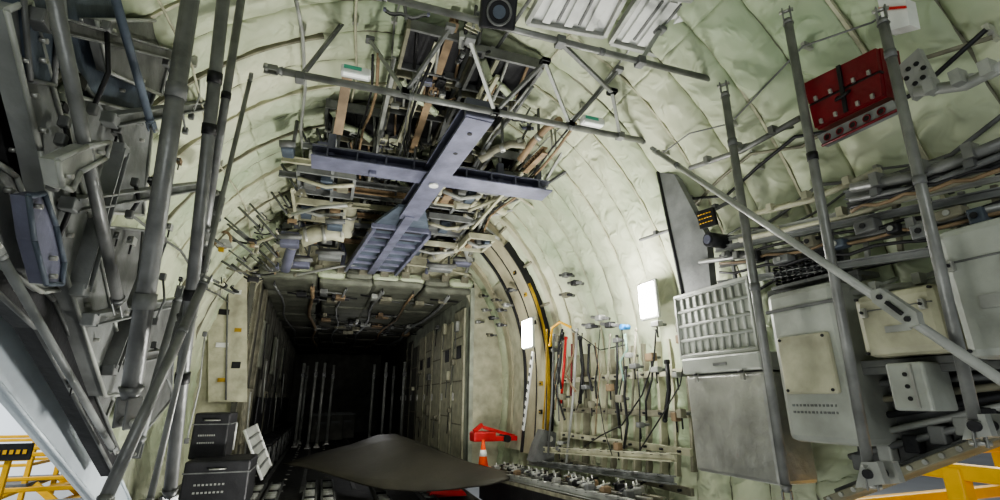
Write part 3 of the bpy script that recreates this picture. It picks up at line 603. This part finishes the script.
for k in range(7):
    y=4.95+k*.3; xc=.66-.071*(y-4.6); b.box((xc,y,1.765),(.62,.04,.05),PURP,bev=.006); b.box((xc,y+.14,1.785),(.5,.1,.006),DARK)
for x in (-.3,.3): b.beam(m2+V((x,.4,-.06)),f+V((x*1.15,0,-.06)),.04,.07,PURP)
b.beam(m2+V((0,-.1,-.07)),f+V((0,0,-.07)),.10,.05,PURP)
b.out('ladder_panel',r)
for k in range(6):
    y=2.85+k*.3; x=.81-.078*(y-2.67); MB().cyl((x,y,1.765),(x,y,1.772),.018,DARK).out('lightening_hole',r)
b=MB(); b.cyl((.73,3.72,1.74),(.73,3.72,1.76),.04,WHITE); b.out('hub_cap',r)
for (u,v) in ((330,159),(372,178),(500,186),(538,190)):
    p=P(u,v,y=3.75); b=MB(); b.box(p+V((0,0,.12)),(.06,.06,.2),PURP,bev=.008).cyl(p+V((0,0,.2)),p+V((0,0,.38)),.015,GREY); b.out('hanger',r)
for i,(u,v,y,w,h) in enumerate(((290,240,5.6,.25,.2),(288,150,3.9,.12,.1),(440,268,6.2,.4,.12),(462,262,6.3,.3,.14),(335,225,5.2,.2,.12),(330,255,6.3,.35,.16),(300,262,6.4,.3,.18),(450,245,6.2,.15,.2))):
    p=P(u,v,y=y); b=MB(); b.box(p,(w*.8,.16,h*.8),(PURP,BLUEG,MGREY)[i%3],bev=.015); b.cyl(p+V((w*.3,0,h*.3)),p+V((w*.3,.0,h*.3+.25)),.015,GREY); b.cyl(p+V((-w*.5,-.09,0)),p+V((w*.5,-.09,.02)),.03,GREY); b.box(p+V((0,-.09,h*.1)),(w*.4,.03,h*.3),GREY,bev=.004)
    b.out('overhead_actuator_box',label='blue-grey actuator box bolted under the ceiling',cat='box',group='overhead actuator boxes')
def barp(a,c,ya,yc,w,h,m,name,label,cat,group=None):
    p=P(*a,y=ya);q=P(*c,y=yc); b=MB(); b.beam(p,q,w,h,m,flange=.01)
    for k in range(1,8):
        t=p.lerp(q,k/8); b.box(t,(w*.9,.015,h*.9) ,m)
    b.cyl(q,q+V((0,0,.15)),.01,GREY,seg=6)
    return b.out(name,label=label,cat=cat,group=group)
barp((348,72),(338,132),2.7,3.1,.06,.05,BROWN,'tan_post','tan primer painted overhead channel','channel')
barp((455,20),(412,150),2.6,4.2,.06,.05,BROWN,'overhead_channel','long tan ceiling channel with rungs','channel','tan channels')
barp((438,40),(400,140),2.8,4.1,.05,.05,CREAM,'overhead_channel','long cream ceiling channel with rungs','channel','tan channels')
barp((480,15),(440,140),2.5,4.0,.05,.05,MGREY,'overhead_channel','grey ceiling channel parallel to tan ones','channel','tan channels')
barp((545,150),(525,170),3.2,3.6,.05,.05,BROWN,'overhead_channel','short tan ceiling channel','channel','tan channels')
for i,(a,c,ya,yc) in enumerate((((290,215),(350,205),5,4.6),((470,210),(520,195),4.6,4.2),((455,230),(530,205),5.2,4.6),((540,175),(585,140),3.9,3.2),((295,275),(385,262),6.7,6.7),((385,262),(470,275),6.7,6.7),((445,250),(490,225),6.0,5.6),((515,195),(560,230),4.2,4.6),((465,215),(500,240),5,5.3),((250,245),(320,225),5.6,5.6),((490,200),(470,255),4.5,5.9))):
    p=P(*a,y=ya);q=P(*c,y=yc); b=MB(); b.path([p,p.lerp(q,.5)+V((0,0,.03)),q],.018,CREAM if i%2 else LGREY); b.sphere(p,.026,CREAMD); b.sphere(q,.026,CREAMD)
    b.out('overhead_pipe',label='cream overhead duct pipe between ceiling fittings',cat='pipe',group='overhead pipes')
for n_,(pts) in enumerate((((545,-12),(628,-12),(604,34),(527,20)),((642,-10),(712,0),(664,54),(610,40)))):
    q=[P(*k,z=2.15) for k in pts]; r=root('pale_ceiling_panel',q[3],'pale white framed panel with raised channels under ceiling','panel','pale framed panels')
    b=MB(); b.prism(q,(0,0,.03),WHITE); b.out('backing',r)
    for k,t in enumerate((.22,.5,.78)):
        a=q[0].lerp(q[1],t); c=q[3].lerp(q[2],t); b=MB(); b.beam(a.lerp(c,.08)-V((0,0,.012)),a.lerp(c,.92)-V((0,0,.012)),.05,.02,WHITE); b.out('raised_channel',r)
    for k,t in enumerate((.36,.64)):
        a=q[0].lerp(q[1],t); c=q[3].lerp(q[2],t); b=MB(); b.beam(a.lerp(c,.12)-V((0,0,.004)),a.lerp(c,.88)-V((0,0,.004)),.016,.01,GREY); b.out('vent_slot',r)
    for e in ((0,1),(1,2),(2,3),(3,0)):
        b=MB(); b.beam(q[e[0]]-V((0,0,.01)),q[e[1]]-V((0,0,.01)),.03,.045,LGREY); b.out('frame_bar',r)
p=P(499,12,y=1.7); nd=V((-.15,-.72,-.68)).normalized(); r=root('ceiling_speaker',p,'black square housing with round glass lens','speaker')
Rt=nd.to_track_quat('Z','Y').to_matrix(); X_=Rt@V((1,0,0)); Y_=Rt@V((0,1,0))
b=MB(); b.box(p-nd*.05,(.17,.15,.08),DARK,Rt,.012); b.cyl(p-nd*.05,p-nd*.05+V((0,.1,.35)),.02,GREY); b.out('housing',r)
b=MB(); b.cyl(p-nd*.02,p+nd*.008,.062,BLACK,seg=24); b.out('bezel',r)
b=MB(); b.path([p+nd*.01+X_*.055*math.cos(k/20*6.283)+Y_*.055*math.sin(k/20*6.283) for k in range(20)],.006,GREY,8,closed=True); b.out('trim_ring',r)
b=MB(); b.cyl(p+nd*.008,p+nd*.016,.030,BLUEG,seg=20); b.out('glass_lens',r)
for i,s in enumerate((.38,.42,.455,.53,.56,.6,.67,.74)):
    m=(LGREY,CREAM,GREY,TUBE,CREAM)[i%5]; pts=[shell(s+.004*math.sin(k*1.7+i),1.0+k*.6,.12+.02*(i%3)) for k in range(11)]
    b=MB(); b.path(pts,.007+.003*(i%3),m,8)
    for p in pts[1:-1:2]: b.box(p+V((0,0,.03)),(.04,.03,.06),STEEL)
    b.out('ceiling_line',label='thin hydraulic line clipped along the quilted ceiling',cat='pipe',group='ceiling lines')
for k,y in enumerate((1.8,2.4,3.0,3.6,4.2,4.8,5.4,6.0,6.6)):
    b=MB(); s0,s1=(.58,.80) if k<3 else ((.42,.74) if k<6 else (.38,.8))
    pts=[shell(s0+(s1-s0)*i/24,y-.01,.0) for i in range(25)]; p2=[shell(s0+(s1-s0)*i/24,y-.01,.075) for i in range(25)]
    for i in range(24): b.prism([pts[i],pts[i+1],p2[i+1],p2[i]],(0,.02,0),CREAM if k%2 else CREAMD)
    b.out('ceiling_frame',label='curved painted fuselage frame across quilted ceiling',cat='frame',group='ceiling frames')
def fitting(kind,p,sh,sc,m,m3):
    b=MB(); a=random.choice((0,1.5708,3.14159,4.71))+random.uniform(-.25,.25); R=Matrix.Rotation(a,3,'Z'); X=R@V((1,0,0)); Y=R@V((0,1,0)); Z=V((0,0,1))
    b.cyl(p,sh,sc*.2,GREY,seg=6)
    if kind==0:
        b.cyl(p-X*sc,p+X*sc,sc*.28,m).cyl(p-X*sc*.5,p+X*sc*.3,sc*.42,m3).box(p+Z*sc*.5,(sc*.3,sc*.3,sc),m,R); b.cyl(p+X*sc,p+X*sc*1.5+Z*sc*.8,sc*.08,BLACK,seg=6)
        return b.out('actuator',label='small cylindrical actuator fixed under the ceiling',cat='actuator',group='ceiling actuators')
    if kind==1:
        b.box(p,(sc*1.5,sc*1.0,sc*.7),m,R,sc*.06).box(p-Z*sc*.38,(sc*.9,sc*.5,sc*.08),m3,R,sc*.02)
        for s in (-1,1): b.cyl(p+X*s*sc*.75,p+X*s*sc*1.3+Z*sc*.3,sc*.13,BLACK,seg=6)
        return b.out('junction_box',label='small junction box with cables under the ceiling',cat='junction box',group='ceiling junction boxes')
    if kind==2:
        b.prism([p-X*sc,p+X*sc,p+X*sc*.4+Z*sc,p-X*sc*.4+Z*sc],Y*sc*.12,m); b.prism([p-X*sc*.9+Y*sc*.5,p+X*sc*.9+Y*sc*.5,p+X*sc*.3+Y*sc*.5+Z*sc,p-X*sc*.3+Y*sc*.5+Z*sc],Y*sc*.12,m); b.cyl(p-Y*sc*.2+Z*sc*.3,p+Y*sc*.9+Z*sc*.3,sc*.15,STEEL,seg=8)
        return b.out('mounting_bracket',label='twin plate mounting bracket below quilted ceiling',cat='bracket',group='ceiling brackets')
    pts=[p+X*sc*2.2*(k/8-.5)*2+Z*(-sc*.4*math.sin(k/8*math.pi))+Y*sc*.2*math.sin(k*1.5)+Z*sc*.8 for k in range(9)]
    b.path(pts,sc*.14,m3,6); b.path([q+Y*sc*.25 for q in pts],sc*.1,BLACK,6); b.box(pts[0],(sc*.3,)*3,m).box(pts[-1],(sc*.3,)*3,m)
    return b.out('cable_loop',label='sagging wire bundle looped between ceiling clips',cat='cable',group='ceiling cable loops')
for i in range(265):
    if i<185: s=random.gauss(.51,.055); y=random.uniform(3.9,6.85)
    elif i<205: s=random.gauss(.48,.02); y=random.uniform(2.5,3.5)
    elif i<235: s=random.uniform(.60,.74); y=random.uniform(5.0,6.8)
    else: s=random.uniform(.385,.46); y=random.uniform(3.2,6.6)
    s=min(.74,max(.385,s)); ins=random.uniform(.18,.36) if y<4.4 or abs(s-.49)<.05 or s<.45 else random.uniform(.2,.48)
    fitting(random.randrange(4),shell(s,y,ins),shell(s,y,.06),random.uniform(.035,.085),random.choice((GREY,CREAMD,BROWN,MGREY,PURP,LGREY,CREAM,DARK)),random.choice((DARK,GREY,BLACK,BROWN,CREAMD,CREAM)))
for k in range(10):
    x=-.8+k*.3; b=MB(); b.path([(x,6.95,1.75),(x+.02,6.8,1.95),(x-.05,6.85,2.2)],.03,(CREAM,LGREY,CREAMD,PURP)[k%4]); b.box((x,6.93,1.75),(.12,.08,.1),CREAMD,bev=.01)
    b.out('bulkhead_duct',label='short duct rising up the forward bulkhead',cat='duct',group='bulkhead ducts')
r=root('mouth_header',(.53,6.95,HZ),'padded cream lintel over the hold mouth','header')
b=MB(); b.beam((HX0+.02,6.98,HZ+.03),(HX1-.02,6.98,HZ+.03),.06,.05,CREAMD); b.out('beam',r)
for k in range(8): 
    b=MB(); b.box((HX0+.2+k*.375,6.95,HZ+.02+.02*(k%2)),(.38,.08,.13),QUILT if k%3 else PAD,bev=.06); b.out('header_pad',r)
b=MB(); a=P(208,268,y=6.98);c=P(247,268,y=6.98);d=P(247,402,y=6.98);e=P(208,402,y=6.98); b.prism([a,c,d,e],(0,.03,0),CREAM)
r=root('access_panel',(d.x,6.98,d.z),'flat cream wall panel with small placards beside hold mouth','panel')
b.out('panel',r)
for i,(u,v,w,h,m) in enumerate(((224,312,.12,.07,BLACK),(238,330,.08,.05,YELD),(222,345,.14,.06,WHITE),(236,365,.1,.08,BLACK),(222,380,.1,.05,YELD),(238,292,.08,.06,WHITE))):
    p=P(u,v,y=6.97); b=MB(); b.box(p,(w,.012,h),m,bev=.003); b.out('small_placard',r)
b=MB(); b.cyl(P(228,270,y=6.96),P(226,400,y=6.96),.012,GREY,seg=6); b.out('seam_strip',r)
# ------------------------------------------------ left side
def lp(a,b_,rp,x,**k): stp(a,b_,rp,x,**k)
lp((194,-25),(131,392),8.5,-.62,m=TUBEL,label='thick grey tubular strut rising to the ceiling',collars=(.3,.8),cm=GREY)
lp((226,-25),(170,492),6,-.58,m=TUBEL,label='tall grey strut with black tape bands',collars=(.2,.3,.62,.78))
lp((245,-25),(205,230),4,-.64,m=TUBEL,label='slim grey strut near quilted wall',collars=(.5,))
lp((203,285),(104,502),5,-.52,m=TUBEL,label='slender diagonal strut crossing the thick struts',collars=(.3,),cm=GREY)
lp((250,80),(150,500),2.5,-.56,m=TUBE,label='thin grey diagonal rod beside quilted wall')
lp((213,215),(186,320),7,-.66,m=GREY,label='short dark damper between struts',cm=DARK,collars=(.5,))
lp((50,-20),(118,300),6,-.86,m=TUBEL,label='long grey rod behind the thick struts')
lp((110,-20),(150,120),4,-.85,m=BLUEG,label='dark bluish rod in upper side structure')
lp((178,300),(140,440),4,-.8,m=MGREY,label='lower grey strut beside access panels')
lp((0,255),(112,448),3.5,-.94,m=MGREY,label='long grey rod along the dark girder')
def plate(pts,x,m,t,name,label,cat,bolts=(),em=None):
    b=MB(); q=[P(*k,x=x) for k in pts]; b.prism(q,(-t,0,0),m)
    n=len(q)
    for i in range(n): b.cyl(q[i]+V((.006,0,0)),q[(i+1)%n]+V((.006,0,0)),.009,em or m,seg=6)
    for k in bolts: c=P(*k,x=x); b.cyl(c-V((.01,0,0)),c+V((.02,0,0)),.009,STEEL,seg=8)
    return b.out(name,label=label,cat=cat)
plate(((-10,375),(-10,285),(35,325),(75,395),(120,480),(132,506),(98,506)),-1.16,SKIN,.04,'ramp_fairing','pale blue-grey fairing skin along door opening','fairing')
plate(((-10,262),(14,264),(52,300),(84,370),(122,462),(114,476),(70,392),(34,328),(-10,288)),-1.02,DARK,.06,'curved_girder','dark curved girder with bolt row along fairing','girder',[(5+k*10,272+k*17) for k in range(11)],GREY)
plate(((4,10),(28,0),(68,150),(90,220),(130,395),(104,396),(60,262),(38,150)),-.96,MGREY,.06,'side_beam','long grey tapered side beam with bolts','beam',[(22+k*9,60+k*35) for k in range(9)],LGREY)
plate(((26,196),(42,193),(54,225),(62,262),(60,284),(44,284),(32,240)),-.92,PURP,.04,'hinge_bracket','small grey-blue hinge bracket with bolts','bracket',[(35,206),(50,258),(50,276)],BLUEG)
plate(((-10,60),(12,90),(30,150),(38,190),(20,196),(8,170),(-10,160)),-1.05,DARK,.08,'bellcrank','dark bellcrank with large bolts','bellcrank',[(12,115),(16,130),(20,145),(24,160),(10,150)],GREY)
plate(((-10,160),(14,176),(40,240),(58,290),(40,292),(-10,258)),-1.0,MGREY,.06,'web_plate','grey angular web plate along dark girder','plate',[(5,190),(15,215),(25,240)],LGREY)
plate(((55,160),(85,146),(108,142),(104,158),(78,172),(70,190),(60,186)),-.84,LGREY,.04,'lug_fitting','light grey forged lug fitting','fitting',[(98,152),(66,176)],LGREY)
plate(((60,-15),(182,-15),(168,60),(140,125),(100,110),(68,60)),-1.05,BLUEG,.05,'web_plate','dark blue-grey web plate between struts','plate',[(80,20),(140,30),(120,90)],MGREY)
plate(((95,20),(178,20),(160,95),(108,72)),-.98,GREY,.04,'web_plate','stiffened upper grey web plate','plate',[(110,30),(160,40),(140,80)],LGREY)
plate(((60,92),(152,116),(142,215),(80,210)),-1.04,MGREY,.05,'web_plate','broad grey angular side web plate','plate',[(75,110),(140,140),(130,200),(90,200)],LGREY)
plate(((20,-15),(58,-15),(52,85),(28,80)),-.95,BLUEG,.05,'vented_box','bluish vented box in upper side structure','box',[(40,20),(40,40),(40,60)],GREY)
plate(((88,225),(142,230),(128,375),(112,360)),-1.1,GREY,.06,'web_plate','side web plate behind tubular struts','plate',[(110,250),(115,310)],MGREY)
plate(((66,260),(84,300),(112,400),(100,430),(60,330),(52,290)),-1.04,GREY,.05,'web_plate','narrow grey web plate above the girder','plate',(),LGREY)
plate(((140,300),(175,310),(170,400),(138,440)),-1.18,GREY,.05,'web_plate','lower web plate near access panel','plate',(),MGREY)
for (a,c,m) in (((70,205),(205,185),MGREY),((90,320),(185,300),MGREY),((110,120),(205,105),MGREY),((125,360),(180,350),GREY),((40,20),(190,60),GREY),((120,150),(80,290),MGREY),((160,240),(110,370),GREY)):
    p=P(*a,x=-.93); q=P(*c,x=-.93); b=MB(); b.beam(p,q,.06,.045,m,flange=.008); b.box(p,(.05,.06,.05),m,bev=.006); b.box(q,(.05,.06,.05),m,bev=.006); b.out('side_brace',label='grey channel brace linking side struts',cat='brace',group='side braces')
for i in range(13):
    u=random.uniform(10,205); v=random.uniform(-10,400)
    if u<60 and v>240: continue
    x=random.uniform(-.98,-.88); p=P(u,v,x=x); dy=random.uniform(30,110); q=P(u-dy*random.choice((.17,.17,-.28)),v+dy,x=x)
    b=MB(); b.path([p,p.lerp(q,.5)+V((.02,.02,0)),q],random.choice((.004,.006,.009)),random.choice((BLACK,DARK,GREY,LGREY,BLACK)),8); b.box(p,(.03,.03,.04),GREY,bev=.005); b.box(q,(.03,.03,.04),GREY,bev=.005)
    b.out('side_hose',label='thin hydraulic line among the side struts',cat='hose',group='side hoses')
for i in range(22):
    u=random.uniform(60,190); v=random.uniform(20,400); x=random.uniform(-1.02,-.98); p=P(u,v,x=x)
    if p.y>6.6 or p.z<-.95 or p.z>1.7: continue
    b=MB(); s=random.uniform(.018,.032); m=random.choice((DARK,GREY,LGREY,BROWN,GREY,BLACK))
    b.box(p,(s,s*2,s*1.5),m,bev=s*.1).cyl(p-V((0,s*1.6,0)),p+V((0,s*1.6,s*.4)),s*.3,GREY).cyl(p,p+V((0,0,-s*2.5)),s*.18,BLACK,seg=6)
    b.out('valve_fitting',label='small valve fitting fixed to side structure',cat='valve',group='side valve fittings')
b=MB(); b.box((-1.1,5.5,-.95),(.3,1.8,.28),DARK,bev=.02); b.box((-.945,5.5,-.9),(.01,1.6,.03),GREY); b.out('side_locker',label='low dark locker along the ramp side',cat='locker')
c=P(223,240,y=5.3); b=MB(); b.path([c+V((.07*math.cos(k/12*6.283),0,.09*math.sin(k/12*6.283))) for k in range(12)],.014,BROWN,8,closed=True); b.box(c+V((0,0,-.1)),(.05,.04,.05),YELD,bev=.005); b.out('tie_down_ring',label='tan ring with yellow tab on wall',cat='ring')
def case(u0,v0,u1,v1,y,d,lab):
    a=P(u0,v1,y=y);c=P(u1,v1,y=y);t=P((u0+u1)/2,v0,y=y).z; r=root('black_case',((a.x+c.x)/2,y+d/2,a.z),lab,'case')
    b=MB(); b.box(((a.x+c.x)/2,y+d/2,(a.z+t)/2),(c.x-a.x,d,t-a.z),DARK,bev=.015); b.out('body',r)
    b=MB(); b.box(((a.x+c.x)/2,y+d/2,a.z+(t-a.z)*.75),(c.x-a.x+.012,d+.012,.01),GREY); b.out('lid_seam',r)
    b=MB(); w_=(c.x-a.x)
    for k in range(2):
        for h in range(8): b.box((a.x+w_*(.2+.06*h),y-.003,a.z+(t-a.z)*(.35+.16*k)),(w_*.035,.005,.014),LGREY)
    b.out('stencil_text',r)
    b=MB(); m_=((a.x+c.x)/2); b.path([(m_-.06,y-.005,t-.06),(m_-.05,y-.03,t-.06),(m_+.05,y-.03,t-.06),(m_+.06,y-.005,t-.06)],.006,STEEL); b.out('handle',r)
case(187,413,224,460,5.0,.4,'black hard case with white stencils on other cases')
case(176,461,244,512,4.7,.5,'large black hard case with white label')
c=P(228,450,y=5.45); b=MB(); b.cyl(c,c+V((0,0,.24)),.05,WHITE,seg=18).cyl(c+V((0,0,.24)),c+V((0,0,.28)),.035,LGREY,seg=18); b.out('white_canister',label='white upright canister next to black cases',cat='canister')
q=[P(244,430,y=5.9),P(256,424,y=6.1),P(271,466,y=6.1),P(262,480,y=5.9)]; b=MB(); b.prism(q,(0,.06,.0),LGREY)
for t in (.2,.4,.6,.8): b.beam(q[0].lerp(q[3],t)+V((0,-.01,0)),q[1].lerp(q[2],t)+V((0,-.01,0)),.02,.02,GREY)
b.cyl(q[0],q[3],.015,WHITE); b.cyl(q[1],q[2],.015,WHITE)
b.out('white_tray',label='white slatted tray leaning beside the cases',cat='tray')
# ------------------------------------------------ outside hangar
MB().box((0,6,-2.25),(60,50,.1),GROUND).out('floor_hangar',kind='structure')
MB().box((-14,20,3),(30,.2,10.5),HWALL).out('wall_hangar',kind='structure')
b=MB()
for k in range(10): b.box((-28+k*2.6,19.8,3),(.15,.15,10.4),LGREY)
b.out('trim_1',kind='structure')
def stand(o,label,n=4):
    o=V(o); r=root('maintenance_stand',o,label,'work stand')
    for x in (-.9,.9):
        for y in (-.5,.5): MB().box(o+V((x,y,.8)),(.07,.07,1.6),YEL,bev=.01).out('post',r)
    MB().box(o+V((0,0,.9)),(1.9,1.1,.06),GREY,bev=.01).out('platform',r)
    for z in (1.2,1.58):
        for y in (-.5,.5): MB().box(o+V((0,y,z)),(1.88,.05,.05),YEL,bev=.01).out('guard_rail',r)
        for x in (-.9,.9): MB().box(o+V((x,0,z)),(.05,1.0,.05),YEL,bev=.01).out('guard_rail',r)
    for k in range(n): MB().box(o+V((1.15+.22*k,0,.8-.22*k)),(.24,.8,.04),YEL,bev=.005).out('step',r)
    for y in (-.42,.42):
        b=MB(); b.beam(o+V((1.0,y,.9)),o+V((2.0,y,.05)),.05,.1,YEL); b.out('stringer',r)
        b=MB(); b.beam(o+V((-.9,y,.1)),o+V((.9,y,.88)),.04,.05,YEL); b.out('diagonal_brace',r)
p=P(35,480,y=8.2); stand((p.x,8.2,-2.2),'yellow maintenance stand with rails and steps beside aircraft')
p=P(-20,455,y=11); stand((p.x,11,-2.2),'yellow maintenance stand with dark sign further along')
p=P(9,452,y=7.4); r=root('stand_sign',(p.x,7.44,-2.2),'dark sign board with yellow characters on a post','sign')
b=MB(); b.box(p,(.42,.03,.18),DARK,bev=.005); b.out('board',r)
for h in range(6): MB().box(p+V((-.15+.06*h,-.02,.0)),(.035,.006,.045),YEL).out('character',r)
b=MB(); b.box(V((p.x,7.44,(p.z-2.2)/2)),(.05,.05,p.z+2.2),YEL); b.out('post',r)
o=V((3.75,1.6,-2.2)); r=root('maintenance_stand',o,'bright yellow maintenance stand outside the door sill','work stand')
for x in (-.9,.9):
    for y in (-.7,0,.7): MB().box(o+V((x,y,.95)),(.08,.08,1.9),YEL,bev=.01).out('post',r)
MB().box(o+V((0,0,1.3)),(1.9,1.5,.06),YEL,bev=.01).out('platform',r)
for z in (1.6,1.88):
    for y in (-.7,.7): MB().box(o+V((0,y,z)),(1.88,.06,.07),YEL,bev=.01).out('guard_rail',r)
    for x in (-.9,.9): MB().box(o+V((x,0,z)),(.06,1.4,.07),YEL,bev=.01).out('guard_rail',r)
# ------------------------------------------------ lights
def area(loc,tgt,size,e,col=(1,1,1)):
    l=bpy.data.lights.new('unseen_fill_light','AREA'); l.size=size; l.energy=e; l.color=col  # added area fills, no fixture is modelled for them
    o=bpy.data.objects.new('unseen_fill_light',l); bpy.context.scene.collection.objects.link(o); o.location=V(loc); o.rotation_euler=(V(tgt)-V(loc)).to_track_quat('-Z','Y').to_euler()
area((-.1,-2.2,1.2),(1.2,5,1.2),1.0,40,(.97,1,.98))  # added fill from behind the camera
area((.2,1.0,-.9),(2.1,1.9,.4),.5,10,(1,1,.97))  # added to brighten the right wall boxes
area((.5,3.3,-1.0),(.0,4.6,2.6),.25,72,(1,.99,.93))  # unseen uplight near the floor, aimed at the ceiling
area((1.2,5.2,-.6),(.2,5.6,2.2),.25,22,(1,.99,.93))
area((.9,5.6,1.2),(-.9,7.2,.2),.3,9,(1,.99,.93))
area((-9,4,6),(-10,8,-2),4,1500,(.95,.98,1))  # added to brighten the ground and stands outside on the left
area((-14,12,5),(-13,20,2),4,1300,(.95,.98,1))  # added to brighten the hangar wall
area((9,3,5),(4,2,-2),4,1100,(.95,.98,1))  # added to brighten the stand outside on the right
for loc,e in (((.8,8.4,.0),6),((.6,11.2,.9),7)):
    l=bpy.data.lights.new('hold_fill_light','POINT'); l.energy=e; l.shadow_soft_size=.2; o=bpy.data.objects.new('hold_fill_light',l); bpy.context.scene.collection.objects.link(o); o.location=loc  # added point fills that lift the dark hold, no lamps there
w=bpy.data.worlds.new('w'); bpy.context.scene.world=w; w.use_nodes=True
w.node_tree.nodes['Background'].inputs[0].default_value=(.88,.94,1,1); w.node_tree.nodes['Background'].inputs[1].default_value=.17
try: bpy.context.scene.view_settings.look='AgX - Medium High Contrast'
except Exception: pass
# ------------------------------------------------ camera
cd=bpy.data.cameras.new('camera'); cam=bpy.data.objects.new('camera',cd); bpy.context.scene.collection.objects.link(cam)
cd.sensor_width=36; cd.lens=36*FPX/1000; cd.clip_start=.02
M=Matrix((CR,CU,-CF)).transposed(); cam.rotation_euler=M.to_euler(); bpy.context.scene.camera=cam
for o in bpy.context.scene.objects:
    if o.parent is None: o.location.z+=2.2
